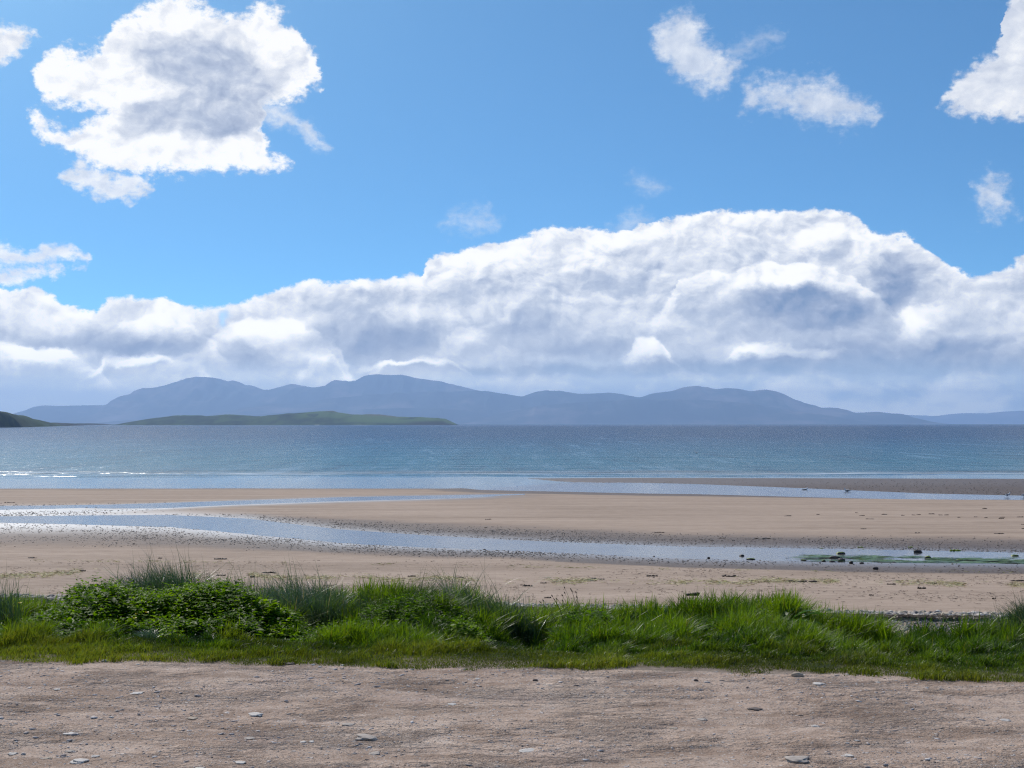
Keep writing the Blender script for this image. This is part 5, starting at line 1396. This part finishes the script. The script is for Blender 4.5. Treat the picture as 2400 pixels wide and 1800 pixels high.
# ------------------------------------------------------------------ gulls
M_GW, M_GG, M_GB, M_GL = plain('white_feathers', (0.78, 0.78, 0.78), 0.6), plain('grey_feathers', (0.30, 0.32, 0.35), 0.6), plain('dark_feathers', (0.03, 0.03, 0.03), 0.5), plain('pink_leg', (0.35, 0.20, 0.15), 0.5)
def gull(label, loc, rot, scale=1.0, flying=False, head_down=False):
    e = empty('gull', loc); e.rotation_euler = (0, 0, rot); e.scale = (scale,) * 3
    tag(e, label, 'gull', 'gulls at the water')
    hz = 0.13 if flying else 0.20
    hx = 0.235 if head_down else 0.20
    top = 0.17 if head_down else (0.22 if flying else 0.335)
    # one lofted body: tail, rump, breast, neck, head, face
    P = [(-0.24, 0, hz - 0.005), (-0.19, 0, hz), (-0.12, 0, hz), (-0.02, 0, hz - 0.005), (0.07, 0, hz), (0.125, 0, hz + 0.03), (0.15, 0, (hz + top) / 2 + 0.01), (0.165, 0, top - 0.02), (0.19, 0, top), (0.215, 0, top - 0.005), (0.225, 0, top - 0.010)]
    R = [0.012, 0.022, 0.045, 0.062, 0.060, 0.046, 0.034, 0.033, 0.034, 0.022, 0.006]
    V, F = tube(P, R, 10)
    mesh_obj('body', V, F, M_GW, parent=e, smooth=True)
    V, F = tube([(0.222, 0, top - 0.012), (0.25, 0, top - 0.016), (0.268, 0, top - 0.026)], [0.009, 0.006, 0.002], 6)
    mesh_obj('beak', V, F, M_GL, parent=e, smooth=True)
    for s in (-1, 1):
        if flying:
            t = np.linspace(0, 1, 8)
            V = []
            for k in t:
                yy = s * (0.04 + 0.46 * k); zz = hz + 0.03 + 0.22 * k - 0.20 * k ** 2.2
                cw = 0.075 * (1 - k ** 2.2) + 0.008; xx = 0.03 - 0.10 * k ** 1.6
                V += [(xx + cw, yy, zz), (xx - cw * 0.3, yy, zz + 0.008), (xx - cw, yy, zz - 0.004)]
            w = mesh_obj('wing', np.array(V), grid_faces(8, 3), M_GG, parent=e, smooth=True)
            wt = mesh_obj('wing_tip', np.array(V)[-9:] + (0, 0, 0.003), grid_faces(3, 3), M_GB, parent=w, smooth=True)
        else:
            V, F = tube([(0.09, s * 0.045, hz + 0.02), (0.0, s * 0.056, hz + 0.018), (-0.12, s * 0.04, hz + 0.012), (-0.22, s * 0.02, hz + 0.012)], [0.012, 0.036, 0.028, 0.006], 8)
            w = mesh_obj('wing', V, F, M_GG, parent=e, smooth=True)
            V, F = tube([(-0.18, s * 0.026, hz + 0.014), (-0.25, s * 0.016, hz + 0.016), (-0.30, s * 0.010, hz + 0.018)], [0.014, 0.010, 0.002], 6)
            mesh_obj('wing_tip', V, F, M_GB, parent=w, smooth=True)
            V, F = tube([(0.0, s * 0.025, hz - 0.05), (-0.01, s * 0.025, 0.08), (0.0, s * 0.025, 0.0), (0.03, s * 0.025, 0.0)], [0.010, 0.005, 0.005, 0.004], 5)
            mesh_obj('leg', V, F, M_GL, parent=e)
    return e
def gull_spot(px, py, dz=0.0):
    P = on_beach(np.array([px], float), np.array([py], float))[0]
    return (P[0], P[1], P[2] + dz)
gull('left gull standing at the far edge of the tidal channel', gull_spot(1886, 1151.5), 0.3, 1.05)
gull('gull wading in the tidal channel right of the first one, head lowered', gull_spot(1984, 1154.5), 2.9, 1.15)
gull('gull standing in the channel near the right picture edge', gull_spot(2359, 1164.5), 0.25, 1.05)
gull('gull cut off by the right picture edge in the channel', gull_spot(2397, 1165.0), 0.35, 1.05)
fy = (CAM_Z + 3.6) * FPX / (1062 - 993.0)
gull('gull flying low over the sea right of the centre', ((1632 - 1200) / FPX * fy, fy, -3.75), 2.7, 1.25, flying=True)

# ------------------------------------------------------------------ sea air
def build_haze():
    lo, hi = SEA_Z - 20.0, 960.0
    X0, X1, Y0, Y1 = -95000.0, 95000.0, -2000.0, 43500.0
    V = [(x, y, z) for x in (X0, X1) for y in (Y0, Y1) for z in (lo, hi)]
    F = [(0, 1, 3, 2), (4, 6, 7, 5), (0, 4, 5, 1), (2, 3, 7, 6), (0, 2, 6, 4), (1, 5, 7, 3)]
    m = D.materials.new('sea_air'); m.use_nodes = True
    t = m.node_tree; t.nodes.clear()
    g = G(t)
    out = g.n('ShaderNodeOutputMaterial')
    pv = g.n('ShaderNodeVolumePrincipled')
    pv.inputs['Color'].default_value = (0.46, 0.67, 1.0, 1)
    pv.inputs['Density'].default_value = 5.6e-5
    pv.inputs['Anisotropy'].default_value = 0.25
    t.links.new(pv.outputs[0], out.inputs['Volume'])
    try: m.cycles.homogeneous_volume = True
    except Exception: pass
    o = mesh_obj('haze', np.array(V, float), np.array(F), m)
    tag(o, 'pale blue sea haze filling the air', 'haze', kind='stuff')
build_haze()
